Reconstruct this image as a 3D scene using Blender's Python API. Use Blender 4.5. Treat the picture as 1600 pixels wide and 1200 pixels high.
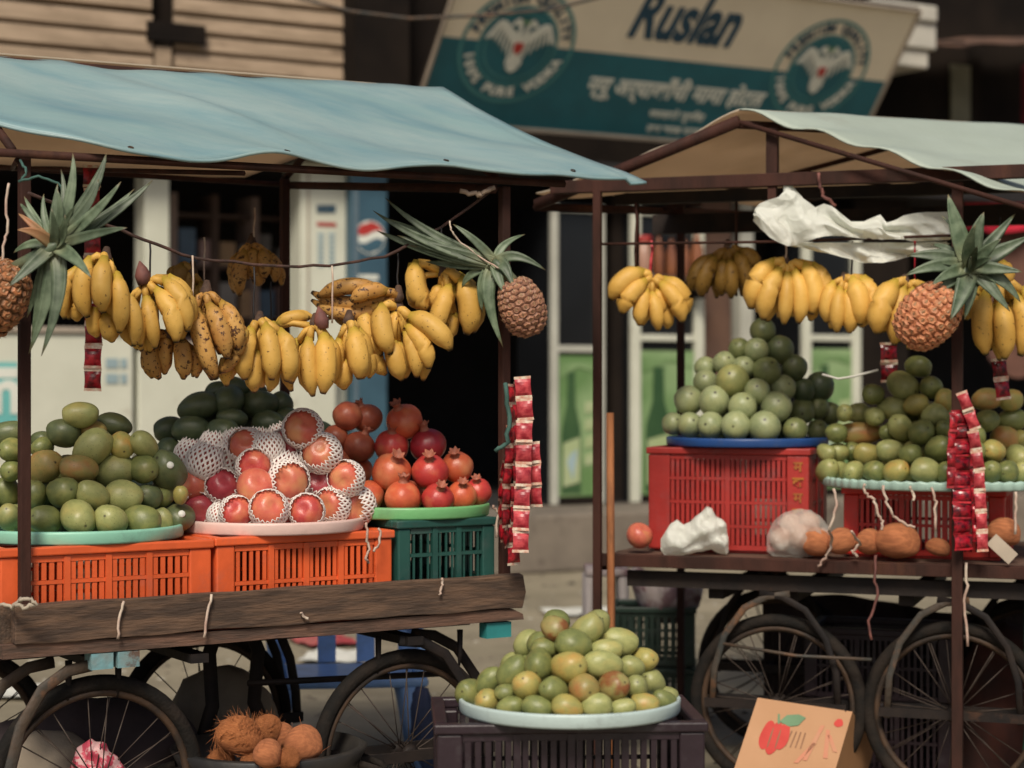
import bpy, bmesh, math, random
from mathutils import Vector, Matrix, Quaternion, noise
random.seed(7)
S = bpy.context.scene
C = S.collection
for o in list(bpy.data.objects): bpy.data.objects.remove(o)

# ------------------------------------------------------------------ camera, sky, sun, exposure
F = 3000.0; CZ = 1.61                      # focal length in photo pixels (1600 wide), eye height
cam = bpy.data.cameras.new('camera'); co = bpy.data.objects.new('camera', cam); C.objects.link(co)
co.location = (0, 0, CZ); co.rotation_euler = (math.pi/2, 0, 0)
cam.sensor_width = 36; cam.lens = 36*F/1600; cam.clip_end = 800; cam.clip_start = .1
cam.dof.use_dof = True; cam.dof.focus_distance = 6.15; cam.dof.aperture_fstop = 1.95
S.camera = co
world = bpy.data.worlds.new('World'); S.world = world; world.use_nodes = True
wn = world.node_tree.nodes; wl = world.node_tree.links
sky = wn.new('ShaderNodeTexSky'); sky.sky_type = 'NISHITA'; sky.sun_disc = False
SUN_EL, SUN_AZ = math.radians(46), math.radians(187)   # azimuth measured clockwise from +Y
sky.sun_elevation = SUN_EL; sky.sun_rotation = SUN_AZ
sky.air_density = .8; sky.dust_density = 4.0; sky.ozone_density = 1.0
bg = wn['Background']; bg.inputs['Strength'].default_value = .055
wl.new(sky.outputs[0], bg.inputs['Color'])
sd = bpy.data.lights.new('sun', 'SUN'); sd.energy = 2.1; sd.angle = math.radians(16); sd.color = (1, .91, .77)
so = bpy.data.objects.new('sun', sd); C.objects.link(so)
dirv = Vector((math.sin(SUN_AZ)*math.cos(SUN_EL), math.cos(SUN_AZ)*math.cos(SUN_EL), math.sin(SUN_EL)))
so.rotation_euler = dirv.to_track_quat('Z', 'Y').to_euler(); so.location = dirv*30
S.view_settings.view_transform = 'Standard'; S.view_settings.look = 'None'
S.view_settings.gamma = 1; S.view_settings.use_curve_mapping = False
S.view_settings.exposure = .50

# ------------------------------------------------------------------ helpers
def P(px, py, D): return Vector(((px-800)/F*D, D, CZ-(py-600)/F*D))
class Frame:
    def __init__(f, o, u):
        n = math.hypot(*u); f.o = o; f.u = (u[0]/n, u[1]/n); f.v = (-f.u[1], f.u[0]); f.a = math.atan2(f.u[1], f.u[0])
    def pt(f, s, v, z): return Vector((f.o[0]+f.u[0]*s+f.v[0]*v, f.o[1]+f.u[1]*s+f.v[1]*v, z))
    def s_at(f, px, v):
        k = (px-800)/F
        return (k*(f.o[1]+f.v[1]*v)-f.o[0]-f.v[0]*v)/(f.u[0]-k*f.u[1])
    def D_at(f, px, v): return f.pt(f.s_at(px, v), v, 0).y
    def z_at(f, px, py, v): return CZ-(py-600)/F*f.D_at(px, v)
L = Frame((-1.495, 5.75), (.848, .53))      # left cart: s along its front board, v away from us
R = Frame((.354, 7.7), (.945, -.328))       # right cart
W = Frame((0, 17.3), (.866, .5))            # shop front

class MB:
    def __init__(m): m.v = []; m.f = []; m.mi = []; m.at = []; m.cur = 0
    def add(m, vs, fs, mi=None, at=None):
        b = len(m.v); m.v += [Vector(x) for x in vs]
        m.f += [tuple(i+b for i in f) for f in fs]; m.mi += [m.cur if mi is None else mi]*len(fs)
        m.at += at if at else [0.0]*len(vs); return b
    def box(m, x0, x1, y0, y1, z0, z1, rot=None, mi=None):
        vs = [Vector((x, y, z)) for z in (z0, z1) for y in (y0, y1) for x in (x0, x1)]
        if rot: vs = [rot @ v for v in vs]
        m.add(vs, [(0,2,3,1), (4,5,7,6), (0,1,5,4), (2,6,7,3), (0,4,6,2), (1,3,7,5)], mi)
    def tube(m, pts, rad, n=8, mi=None, cap=True, flat=1.0, up=None):
        pts = [Vector(p) for p in pts]; k = len(pts)
        rad = rad if isinstance(rad, (list, tuple)) else [rad]*k
        vs = []; at = []; prev = None
        for i, p in enumerate(pts):
            t = (pts[min(i+1, k-1)]-pts[max(i-1, 0)]).normalized()
            ref = up if up else (Vector((0,0,1)) if abs(t.z) < .9 else Vector((0,1,0)))
            a = t.cross(ref)
            if a.length < 1e-5: a = t.orthogonal()
            a.normalize()
            if prev and a.dot(prev) < 0 and not up: a = -a
            prev = a; b = t.cross(a).normalized()
            for j in range(n):
                th = 2*math.pi*j/n
                vs.append(p + a*math.cos(th)*rad[i] + b*math.sin(th)*rad[i]*flat); at.append(i/(k-1))
        fs = [(i*n+j, i*n+(j+1) % n, (i+1)*n+(j+1) % n, (i+1)*n+j) for i in range(k-1) for j in range(n)]
        if cap: fs += [tuple(range(n))[::-1], tuple(range((k-1)*n, k*n))]
        m.add(vs, fs, mi, at)
    def lathe(m, prof, n=32, mi=None, fn=None):
        vs = []; k = len(prof)
        for (r, z) in prof:
            for j in range(n):
                th = 2*math.pi*j/n; v = Vector((r*math.cos(th), r*math.sin(th), z))
                vs.append(fn(v, th) if fn else v)
        fs = [(i*n+j, i*n+(j+1) % n, (i+1)*n+(j+1) % n, (i+1)*n+j) for i in range(k-1) for j in range(n)]
        m.add(vs, fs, mi)
    def grid(m, fn, nu, nv, mi=None):
        vs = [fn(i/nu, j/nv) for j in range(nv+1) for i in range(nu+1)]
        w = nu+1
        m.add(vs, [(j*w+i, j*w+i+1, (j+1)*w+i+1, (j+1)*w+i) for j in range(nv) for i in range(nu)], mi)
    def poly(m, pts, z0, z1, mi=None):     # flat outline in XY given thickness
        n = len(pts); vs = [(p[0], p[1], z0) for p in pts]+[(p[0], p[1], z1) for p in pts]
        fs = [tuple(range(n))[::-1], tuple(range(n, 2*n))]+[(i, (i+1) % n, n+(i+1) % n, n+i) for i in range(n)]
        m.add(vs, fs, mi)
    def mesh(m, name, mats=None, smooth=True, fix=True):
        me = bpy.data.meshes.new(name); me.from_pydata([tuple(v) for v in m.v], [], m.f)
        for i, p in enumerate(me.polygons): p.material_index = m.mi[i]; p.use_smooth = smooth
        a = me.attributes.new('along', 'FLOAT', 'POINT')
        a.data.foreach_set('value', m.at)
        if fix:
            bm = bmesh.new(); bm.from_mesh(me); bmesh.ops.recalc_face_normals(bm, faces=bm.faces); bm.to_mesh(me); bm.free()
        for mt in (mats if isinstance(mats, (list, tuple)) else [mats] if mats else []): me.materials.append(mt)
        return me
    def build(m, name, mats, parent=None, smooth=True, fix=True):
        return link(name, m.mesh(name, mats, smooth, fix), parent)
def link(name, data, parent=None):
    o = bpy.data.objects.new(name, data); C.objects.link(o)
    if parent: o.parent = parent
    return o
def tag(o, label, cat, group=None, kind=None):
    if label: o['label'] = label
    if cat: o['category'] = cat
    if group: o['group'] = group
    if kind: o['kind'] = kind
    return o
def thing(name, label, cat, loc=(0,0,0), rz=0, group=None):
    o = link(name, None); o.location = loc; o.rotation_euler = (0, 0, rz)
    return tag(o, label, cat, group)
def copy_tree(o, parent=None):
    c = o.copy(); C.objects.link(c); c.parent = parent
    for ch in list(o.children): copy_tree(ch, c)
    return c
def bevel(o, w=.004, seg=2):
    md = o.modifiers.new('bevel', 'BEVEL'); md.width = w; md.segments = seg; md.limit_method = 'ANGLE'; md.angle_limit = .6
    return o

def N(nt, t, **kw):
    n = nt.nodes.new(t)
    for k, v in kw.items(): setattr(n, k, v)
    return n
def rgb(c): return (c[0], c[1], c[2], 1)
def ramp(nt, fac, p0, p1, c0=(0,0,0), c1=(1,1,1)):
    r = N(nt, 'ShaderNodeValToRGB'); r.color_ramp.elements[0].position = p0; r.color_ramp.elements[1].position = p1
    r.color_ramp.elements[0].color = rgb(c0); r.color_ramp.elements[1].color = rgb(c1)
    nt.links.new(fac, r.inputs[0]); return r.outputs[0]
def mix(nt, fac, a, b, mode='MIX'):
    m = N(nt, 'ShaderNodeMixRGB', blend_type=mode)
    for s, x in ((0, fac), (1, a), (2, b)):
        if isinstance(x, (int, float)): m.inputs[s].default_value = x
        elif isinstance(x, tuple): m.inputs[s].default_value = rgb(x)
        else: nt.links.new(x, m.inputs[s])
    return m.outputs[0]
def coords(nt, stretch=(1,1,1), rand=True):
    tc = N(nt, 'ShaderNodeTexCoord'); v = tc.outputs['Object']
    if rand:
        oi = N(nt, 'ShaderNodeObjectInfo'); ml = N(nt, 'ShaderNodeMath', operation='MULTIPLY'); ml.inputs[1].default_value = 37
        nt.links.new(oi.outputs['Random'], ml.inputs[0])
        ad = N(nt, 'ShaderNodeVectorMath', operation='ADD'); nt.links.new(v, ad.inputs[0]); nt.links.new(ml.outputs[0], ad.inputs[1]); v = ad.outputs[0]
    mp = N(nt, 'ShaderNodeMapping'); mp.inputs['Scale'].default_value = stretch; nt.links.new(v, mp.inputs[0])
    return mp.outputs[0]
def nz(nt, vec, scale, detail=4, rough=.55, dist=0):
    n = N(nt, 'ShaderNodeTexNoise'); n.inputs['Scale'].default_value = scale; n.inputs['Detail'].default_value = detail
    n.inputs['Roughness'].default_value = rough; n.inputs['Distortion'].default_value = dist
    nt.links.new(vec, n.inputs['Vector']); return n.outputs[0]
def newmat(name):
    m = bpy.data.materials.new(name); m.use_nodes = True
    return m, m.node_tree, m.node_tree.nodes['Principled BSDF']
def vary(nt, col, amt):
    oi = N(nt, 'ShaderNodeObjectInfo'); mr = N(nt, 'ShaderNodeMapRange'); mr.inputs[3].default_value = 1-amt; mr.inputs[4].default_value = 1+amt
    nt.links.new(oi.outputs['Random'], mr.inputs[0]); hs = N(nt, 'ShaderNodeHueSaturation')
    nt.links.new(mr.outputs[0], hs.inputs['Value']); nt.links.new(col, hs.inputs['Color']); return hs.outputs[0]
def mat(name, c1, c2=None, scale=6, rough=.6, bump=0, bscale=60, stretch=(1,1,1), metal=0, transl=0, lo=.38, hi=.62, dirt=None, dscale=3, dlo=.55, dhi=.7, var=0, spec=.5):
    m, nt, b = newmat(name)
    v = coords(nt, stretch)
    c2 = c2 or tuple(x*.8 for x in c1)
    col = mix(nt, ramp(nt, nz(nt, v, scale), lo, hi), c1, c2)
    if dirt: col = mix(nt, ramp(nt, nz(nt, v, dscale, 8, .7), dlo, dhi), col, dirt)
    if var: col = vary(nt, col, var)
    nt.links.new(col, b.inputs['Base Color'])
    b.inputs['Roughness'].default_value = rough; b.inputs['Metallic'].default_value = metal; b.inputs['Specular IOR Level'].default_value = spec
    if bump:
        bp = N(nt, 'ShaderNodeBump'); bp.inputs['Strength'].default_value = bump; bp.inputs['Distance'].default_value = .01
        nt.links.new(nz(nt, v, bscale, 6), bp.inputs['Height']); nt.links.new(bp.outputs[0], b.inputs['Normal'])
    if transl:
        t = N(nt, 'ShaderNodeBsdfTranslucent'); nt.links.new(col, t.inputs[0]); mx = N(nt, 'ShaderNodeMixShader'); mx.inputs[0].default_value = transl
        nt.links.new(b.outputs[0], mx.inputs[1]); nt.links.new(t.outputs[0], mx.inputs[2]); nt.links.new(mx.outputs[0], nt.nodes['Material Output'].inputs[0])
    return m
def fruit(name, c1, c2, blush=None, blo=.5, bhi=.75, speck=(.05,.04,.02), slo=.63, shi=.70, rough=.40, stem=True, sscale=16, bump=.08, var=.13):
    m, nt, b = newmat(name); v = coords(nt)
    col = mix(nt, ramp(nt, nz(nt, v, 1.6, 3), .35, .65), c1, c2)
    if blush: col = mix(nt, ramp(nt, nz(nt, v, .75, 2), blo, bhi), col, blush)
    col = mix(nt, ramp(nt, nz(nt, v, sscale, 3, .6), slo, shi), col, speck)
    fine = ramp(nt, nz(nt, v, 45, 2), .62, .72)
    fm = N(nt, 'ShaderNodeMath', operation='MULTIPLY'); fm.inputs[1].default_value = .22; nt.links.new(fine, fm.inputs[0])
    if not stem: fm.inputs[1].default_value = .10
    col = mix(nt, fm.outputs[0], col, tuple(min(1, x*1.6+.03) for x in c2))
    col = vary(nt, col, var)
    if stem:
        tc = N(nt, 'ShaderNodeTexCoord'); d = N(nt, 'ShaderNodeVectorMath', operation='DISTANCE'); d.inputs[1].default_value = (0, 0, 1)
        nt.links.new(tc.outputs['Object'], d.inputs[0])
        col = mix(nt, ramp(nt, d.outputs['Value'], .05, .13, (1,1,1), (0,0,0)), col, (.03, .022, .012))
    nt.links.new(col, b.inputs['Base Color']); b.inputs['Roughness'].default_value = rough; b.inputs['Specular IOR Level'].default_value = .5
    bp = N(nt, 'ShaderNodeBump'); bp.inputs['Strength'].default_value = bump; bp.inputs['Distance'].default_value = .05
    nt.links.new(nz(nt, v, 9, 6), bp.inputs['Height']); nt.links.new(bp.outputs[0], b.inputs['Normal'])
    return m
def wood(name, c1, c2, stretch=(2,14,14), rough=.8, dirt=(.05,.035,.025)):
    return mat(name, c1, c2, 3, rough, .5, 9, stretch, dirt=dirt, dscale=1.2, dlo=.5, dhi=.75)

# ------------------------------------------------------------------ materials
m_ground = mat('packed_earth', (.29,.25,.175), (.215,.185,.125), 1.6, .95, .5, 22, dirt=(.15,.125,.09), dscale=.9, dlo=.5, dhi=.72)
m_conc = mat('old_concrete', (.22,.185,.145), (.15,.125,.10), 2, .95, .4, 20, dirt=(.07,.055,.045))
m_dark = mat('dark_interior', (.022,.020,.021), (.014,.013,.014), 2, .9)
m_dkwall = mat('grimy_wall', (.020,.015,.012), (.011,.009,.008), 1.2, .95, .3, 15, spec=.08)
m_slat = mat('faded_slat', (.42,.315,.22), (.31,.23,.155), 2, .85, .3, 20, (1,6,6), dirt=(.12,.08,.05), dlo=.55, dhi=.75)
m_white = mat('white_paint', (.63,.64,.53), (.57,.58,.475), 2, .5, dirt=(.3,.25,.18), dlo=.62, dhi=.8)
m_whitef = mat('white_frame', (.50,.50,.43), (.42,.42,.36), 2, .5)
m_stone = mat('pale_moulding', (.56,.53,.46), (.46,.44,.38), 2, .8)
m_post = mat('rusty_steel', (.062,.025,.018), (.034,.016,.012), 9, .75, .3, 60, (1,1,.3), dirt=(.12,.05,.025), dlo=.6, dhi=.78, spec=.2)
m_iron = mat('black_iron', (.014,.012,.012), (.026,.019,.016), 8, .65, .2, 70, spec=.2, dirt=(.12,.055,.03), dlo=.62, dhi=.78)
m_strap = mat('worn_strap_iron', (.075,.05,.033), (.036,.038,.034), 9, .65, .4, 50, dirt=(.2,.09,.04), dscale=7)
m_tyre = mat('tyre_rubber', (.014,.013,.012), (.028,.022,.018), 12, .85, .5, 90, spec=.12)
m_rimmetal = mat('dull_rim', (.075,.045,.028), (.032,.024,.019), 12, .6, .2, 60, spec=.25)
m_spoke = mat('spoke_wire', (.075,.058,.048), (.045,.032,.026), 20, .6, spec=.2)
m_board = wood('dark_board', (.145,.085,.052), (.06,.037,.025))
m_plank = wood('red_plank', (.165,.088,.058), (.075,.045,.032))
m_stick = wood('orange_stick', (.48,.19,.07), (.33,.12,.045), (10,10,1.5))
m_blue = mat('blue_tarp', (.185,.315,.345), (.245,.37,.37), 2.4, .42, .2, 14, (.45,3,3), dirt=(.32,.42,.41), dscale=.8, dlo=.46, dhi=.66, transl=.08)
m_wtarp = mat('white_tarp', (.43,.50,.43), (.395,.46,.39), 3, .55, .3, 40, dirt=(.33,.34,.275), dscale=2.2, dlo=.58, dhi=.8, transl=.10)
m_back = mat('pale_canvas', (.66,.58,.46), (.6,.52,.4), 3, .6, transl=.5)
m_under = mat('tan_lining', (.74,.56,.40), (.66,.49,.34), 3, .8, transl=.6)
def plastic(n, c, k=.78, **kw): return mat(n, c, tuple(x*k for x in c), 5, .42, .12, 45, dirt=tuple(x*.55+.045 for x in c), dscale=7, dlo=.54, dhi=.74, **kw)
m_orange = plastic('orange_plastic', (.80,.13,.035)); m_redpl = plastic('red_plastic', (.40,.032,.026)); m_red2 = plastic('bright_red_plastic', (.66,.035,.025))
m_green = plastic('dark_green_plastic', (.02,.085,.07)); m_purple = plastic('purple_black_plastic', (.026,.014,.020)); m_dkg = plastic('bottle_green_plastic', (.03,.06,.045))
m_mint = plastic('mint_plastic', (.28,.60,.45), .9); m_pinkw = plastic('pinkish_white_plastic', (.78,.56,.50), .92); m_grass = plastic('leaf_green_plastic', (.19,.50,.20), .9)
m_paleb = plastic('pale_blue_plastic', (.50,.62,.60), .9); m_bluepl = plastic('royal_blue_plastic', (.02,.075,.26)); m_chairb = plastic('blue_chair_plastic', (.28,.48,.85)); m_aqua = plastic('woven_aqua_plastic', (.42,.60,.52), .8)
m_gch = plastic('green_chair_plastic', (.012,.09,.05))
m_teal = mat('teal_print', (.008,.125,.165), (.007,.105,.14), 3, .5); m_cream = mat('cream_print', (.80,.72,.56), (.75,.67,.52), 2, .55)
m_navy = mat('navy_print', (.006,.055,.105), None, 3, .5); m_pale = mat('pale_print', (.72,.74,.66), (.66,.68,.6), 3, .55); m_redp = mat('red_print', (.45,.035,.03), None, 3, .5)
m_tealm = mat('mid_teal_print', (.06,.24,.25), (.05,.2,.21), 3, .5); m_frame = mat('sign_frame', (.40,.34,.27), None, 3, .6)
m_cooler = mat('cooler_blue', (.05,.115,.16), (.04,.09,.13), 2, .35); m_lime = mat('lime_poster', (.27,.39,.19), (.13,.24,.085), 1.4, .4); m_limed = mat('deep_green_print', (.05,.11,.04), (.03,.08,.03), 2, .4)
m_limep = mat('pale_lime_print', (.42,.48,.28), (.36,.44,.22), 2, .4); m_glass = mat('dark_glass', (.012,.013,.015), None, 2, .12); m_cyan = mat('aqua_print', (.16,.48,.46), (.12,.42,.4), 2, .5); m_pblue = mat('pale_blue_print', (.35,.47,.5), None, 2, .5)
m_yellow = mat('yellow_stencil', (.42,.15,.02), (.30,.08,.02), 20, .6); m_carton = mat('carton_board', (.53,.30,.165), (.48,.265,.14), 3, .85, .1, 30); m_cartoni = mat('carton_side', (.34,.17,.07), None, 3, .85)
m_pepper = mat('pepper_print', (.60,.07,.055), (.52,.05,.04), 6, .8); m_leafp = mat('leaf_print', (.17,.30,.17), None, 6, .8); m_blushp = mat('faded_red_print', (.58,.23,.14), (.54,.27,.16), 8, .8); m_inkp = mat('brown_ink_print', (.30,.16,.09), None, 8, .8)

def film_mat():
    m, nt, b = newmat('thin_plastic_film'); v = coords(nt)
    n1 = N(nt, 'ShaderNodeVectorMath', operation='ADD'); nn = N(nt, 'ShaderNodeTexNoise'); nn.inputs['Scale'].default_value = 7; nn.inputs['Detail'].default_value = 3; nt.links.new(v, nn.inputs['Vector'])
    sc = N(nt, 'ShaderNodeVectorMath', operation='SCALE'); sc.inputs['Scale'].default_value = .16; nt.links.new(nn.outputs['Color'], sc.inputs[0]); nt.links.new(v, n1.inputs[0]); nt.links.new(sc.outputs[0], n1.inputs[1])
    vo = N(nt, 'ShaderNodeTexVoronoi'); vo.inputs['Scale'].default_value = 13; nt.links.new(n1.outputs[0], vo.inputs['Vector'])
    b.inputs['Base Color'].default_value = (.88, .91, .84, 1); b.inputs['Roughness'].default_value = .42; b.inputs['Specular IOR Level'].default_value = .3
    bp = N(nt, 'ShaderNodeBump'); bp.inputs['Strength'].default_value = .55; bp.inputs['Distance'].default_value = .03; nt.links.new(vo.outputs['Distance'], bp.inputs['Height']); nt.links.new(bp.outputs[0], b.inputs['Normal'])
    t = N(nt, 'ShaderNodeBsdfTranslucent'); t.inputs[0].default_value = (.88, .90, .82, 1); nt.links.new(bp.outputs[0], t.inputs['Normal']); mx = N(nt, 'ShaderNodeMixShader'); mx.inputs[0].default_value = .35
    tr = N(nt, 'ShaderNodeBsdfTransparent'); m2 = N(nt, 'ShaderNodeMixShader'); m2.inputs[0].default_value = .06
    nt.links.new(b.outputs[0], mx.inputs[1]); nt.links.new(t.outputs[0], mx.inputs[2]); nt.links.new(mx.outputs[0], m2.inputs[1]); nt.links.new(tr.outputs[0], m2.inputs[2]); nt.links.new(m2.outputs[0], nt.nodes['Material Output'].inputs[0]); return m
m_bag = film_mat()
m_foam = mat('foam_net', (.93,.88,.83), (.90,.83,.78), 9, .8, transl=.05)
m_sack = mat('grey_sack', (.31,.255,.19), (.21,.175,.135), 4, .95, .5, 25); m_cloth = mat('dark_cloth', (.055,.036,.036), (.035,.025,.026), 4, .95, .4, 20)
m_pat = mat('patterned_cloth', (.42,.36,.35), (.20,.12,.13), 11, .8, lo=.44, hi=.56); m_pinkbag = mat('pink_printed_bag', (.50,.06,.10), (.62,.36,.36), 34, .6, lo=.47, hi=.53)
m_raffia = mat('raffia', (.60,.50,.40), (.45,.30,.24), 20, .7); m_twine = mat('green_twine', (.05,.12,.10), None, 9, .8); m_rope = mat('brown_rope', (.10,.05,.04), (.05,.03,.025), 30, .9, .4, 90); m_wire = mat('dark_wire', (.02,.018,.02), None, 9, .6)
m_pkt = mat('red_packet_foil', (.46,.017,.028), (.13,.006,.011), 46, .3, var=.25); m_pktp = mat('rose_packet_foil', (.54,.07,.08), (.30,.018,.03), 46, .34, var=.15); m_pktd = mat('dark_red_foil', (.34,.008,.02), (.055,.003,.008), 52, .25, var=.3)
m_seal = mat('packet_seal', (.74,.66,.52), (.60,.28,.20), 50, .4); m_redcl = mat('red_cloth', (.42,.012,.03), (.28,.008,.02), 3, .8); m_brown = mat('brown_awning', (.13,.07,.045), (.09,.05,.035), 3, .9)
m_coco = mat('coconut_shell', (.64,.235,.095), (.47,.16,.065), 5, .85, .8, 40, (1,1,.25)); m_husk = mat('coconut_husk', (.74,.27,.09), (.54,.17,.05), 6, .9, 1, 30, (3,3,.4)); m_onion = mat('onion_skin', (.56,.36,.27), (.46,.26,.2), 6, .6, .2, 20)
m_sticker = mat('white_sticker', (.72,.72,.66), None, 3, .5); m_stemb = mat('banana_crown', (.05,.028,.02), (.10,.055,.035), 30, .8, .3, 60); m_bract = mat('banana_bract', (.20,.075,.06), (.11,.045,.04), 20, .7)
m_amber = mat('amber_bottle', (.24,.09,.04), (.17,.06,.03), 3, .2); m_jar = mat('pinkish_jar', (.36,.2,.14), None, 3, .3); m_tag = mat('paper_tag', (.50,.42,.33), None, 6, .9)

mg = {  # fruit kinds
 'g': (fruit('mango_green', (.215,.235,.075), (.14,.165,.055), (.31,.28,.085), .54, .8), 'green'),
 'l': (fruit('mango_light_green', (.36,.365,.14), (.26,.28,.10), (.40,.34,.11), .52, .8), 'light green'),
 'd': (fruit('mango_dark_green', (.125,.15,.065), (.085,.108,.05), (.17,.17,.065), .5, .8), 'dark green'),
 'y': (fruit('mango_yellow_green', (.40,.33,.095), (.31,.29,.09), (.47,.27,.07), .50, .72), 'yellowish'),
 'o': (fruit('mango_orange', (.40,.27,.085), (.30,.26,.085), (.44,.18,.06), .5, .72), 'orange blushed'),
 'b': (fruit('mango_brown_spotted', (.37,.29,.105), (.28,.26,.095), (.24,.09,.03), .44, .56), 'brown stained'),
 'k': (fruit('mango_blackish', (.085,.115,.055), (.055,.08,.04), (.115,.14,.06), .5, .8, stem=False), 'very dark green'),
 'p': (fruit('guava_pale', (.33,.365,.19), (.25,.295,.145), (.36,.37,.16), .5, .8), 'pale green'),
 'v': (fruit('guava_olive', (.19,.215,.085), (.13,.155,.06), (.23,.22,.08), .5, .8), 'olive green'),
 'r': (fruit('apple_red', (.54,.085,.06), (.42,.05,.05), (.60,.18,.09), .5, .72, (.68,.33,.2), .64, .72, .32, False, 30), 'red'),
 'c': (fruit('apple_coral', (.62,.17,.10), (.54,.11,.075), (.62,.27,.12), .5, .72, (.66,.3,.18), .68, .74, .32, False, 30), 'coral red'),
 'm': (fruit('apple_maroon', (.40,.055,.07), (.30,.035,.05), (.5,.1,.09), .5, .75, (.55,.2,.15), .66, .72, .32, False, 30), 'maroon'),
 'P': (fruit('pomegranate_orange', (.60,.125,.05), (.50,.085,.04), (.64,.22,.10), .5, .72, (.30,.08,.04), .67, .72, .36, False, 14), 'orange red'),
 'Q': (fruit('pomegranate_red', (.56,.06,.045), (.46,.04,.04), (.62,.17,.08), .55, .75, (.3,.06,.04), .67, .72, .34, False, 14), 'red'),
 'B': (fruit('pomegranate_brown', (.40,.10,.05), (.31,.07,.04), (.43,.15,.07), .5, .75, (.16,.06,.04), .64, .72, .4, False, 10), 'brownish'),
 'D': (fruit('pomegranate_dark', (.34,.025,.035), (.26,.018,.028), None, .5, .7, (.22,.02,.03), .68, .72, .3, False, 14), 'dark crimson'),
}
FC = dict(g=((.215,.235,.075),(.14,.165,.055)), l=((.36,.365,.14),(.26,.28,.10)), y=((.34,.30,.095),(.26,.26,.09)), d=((.10,.125,.06),(.07,.09,.045)), k=((.055,.075,.042),(.035,.052,.03)), p=((.33,.365,.19),(.25,.295,.145)), v=((.16,.19,.078),(.105,.135,.055)), r=((.62,.12,.085),(.48,.07,.07)), c=((.70,.26,.17),(.63,.17,.12)), P=((.62,.16,.075),(.52,.11,.06)), Q=((.52,.075,.06),(.42,.05,.05)), B=((.35,.11,.06),(.27,.075,.045)))
m_fill = {k: mat('heap_fruit_'+mg[k][1].replace(' ', '_'), *c, 25, .45, .05, 120) for k, c in FC.items()}
def banana_mat(name, c1, c2, spot, slo, tipc=(.05,.035,.02)):
    m, nt, b = newmat(name); v = coords(nt)
    col = mix(nt, ramp(nt, nz(nt, v, 12, 3), .35, .65), c1, c2)
    col = mix(nt, ramp(nt, nz(nt, v, 75, 4, .6), slo, slo+.07), col, spot)
    col = mix(nt, ramp(nt, nz(nt, v, 28, 5, .7), slo+.02, slo+.06), col, spot)
    a = N(nt, 'ShaderNodeAttribute', attribute_name='along')
    col = mix(nt, ramp(nt, a.outputs['Fac'], .05, .22, (1,1,1), (0,0,0)), col, tuple(x*y for x, y in zip(c2, (.75,.9,.6))))
    col = mix(nt, ramp(nt, a.outputs['Fac'], .94, .985), col, tipc)
    col = vary(nt, col, .12)
    nt.links.new(col, b.inputs['Base Color']); b.inputs['Roughness'].default_value = .5; b.inputs['Specular IOR Level'].default_value = .3
    bp = N(nt, 'ShaderNodeBump'); bp.inputs['Strength'].default_value = .15; bp.inputs['Distance'].default_value = .01
    nt.links.new(nz(nt, v, 60, 4), bp.inputs['Height']); nt.links.new(bp.outputs[0], b.inputs['Normal'])
    return m
mb_ripe = banana_mat('banana_spotted', (.66,.40,.095), (.58,.335,.07), (.11,.05,.02), .635)
mb_very = banana_mat('banana_overripe', (.53,.295,.085), (.45,.225,.06), (.07,.03,.016), .565)
mb_fresh = banana_mat('banana_clean', (.69,.42,.10), (.61,.345,.07), (.16,.07,.025), .70)
mb_dull = banana_mat('banana_dull', (.30,.17,.035), (.22,.12,.025), (.06,.03,.015), .62)
def leaf_mat():
    m, nt, b = newmat('pineapple_leaf'); v = coords(nt)
    a = N(nt, 'ShaderNodeAttribute', attribute_name='along')
    col = mix(nt, ramp(nt, nz(nt, v, 25, 4), .35, .65), (.055,.085,.045), (.135,.18,.11))
    col = mix(nt, ramp(nt, a.outputs['Fac'], .02, .3, (1,1,1), (0,0,0)), col, (.24,.26,.15))
    col = mix(nt, ramp(nt, a.outputs['Fac'], .9, 1), col, (.16,.12,.06)); col = vary(nt, col, .3)
    nt.links.new(col, b.inputs['Base Color']); b.inputs['Roughness'].default_value = .48; return m
m_leaf = leaf_mat()
m_leafo = mat('dry_leaf', (.38,.16,.07), (.24,.17,.08), 10, .6)
def pine_mat(name, eye, rim):
    m, nt, b = newmat(name); v = coords(nt); a = N(nt, 'ShaderNodeAttribute', attribute_name='along')
    e = mix(nt, ramp(nt, nz(nt, v, 38, 3), .35, .65), eye, tuple(x*y for x, y in zip(eye, (.55, .6, .62))))
    col = mix(nt, ramp(nt, a.outputs['Fac'], .22, .56), rim, e); col = mix(nt, ramp(nt, a.outputs['Fac'], .78, .97), col, (.36, .24, .13))
    nt.links.new(col, b.inputs['Base Color']); b.inputs['Roughness'].default_value = .55
    bp = N(nt, 'ShaderNodeBump'); bp.inputs['Strength'].default_value = .3; bp.inputs['Distance'].default_value = .01
    nt.links.new(nz(nt, v, 120, 3), bp.inputs['Height']); nt.links.new(bp.outputs[0], b.inputs['Normal']); return m

# ------------------------------------------------------------------ ground and shop
mb = MB(); mb.grid(lambda a, b: Vector((-150+300*a, -60+360*b, 0)), 2, 2); tag(mb.build('ground', m_ground, None, False), None, None, kind='structure')
mb = MB(); mb.box(-14, 20, -1.0, 6.0, 0, .5); o = mb.build('pavement', m_conc, None, False); o.location = W.pt(0, 0, 0); o.rotation_euler = (0, 0, W.a); bevel(o, .03); tag(o, None, None, kind='structure')

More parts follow.
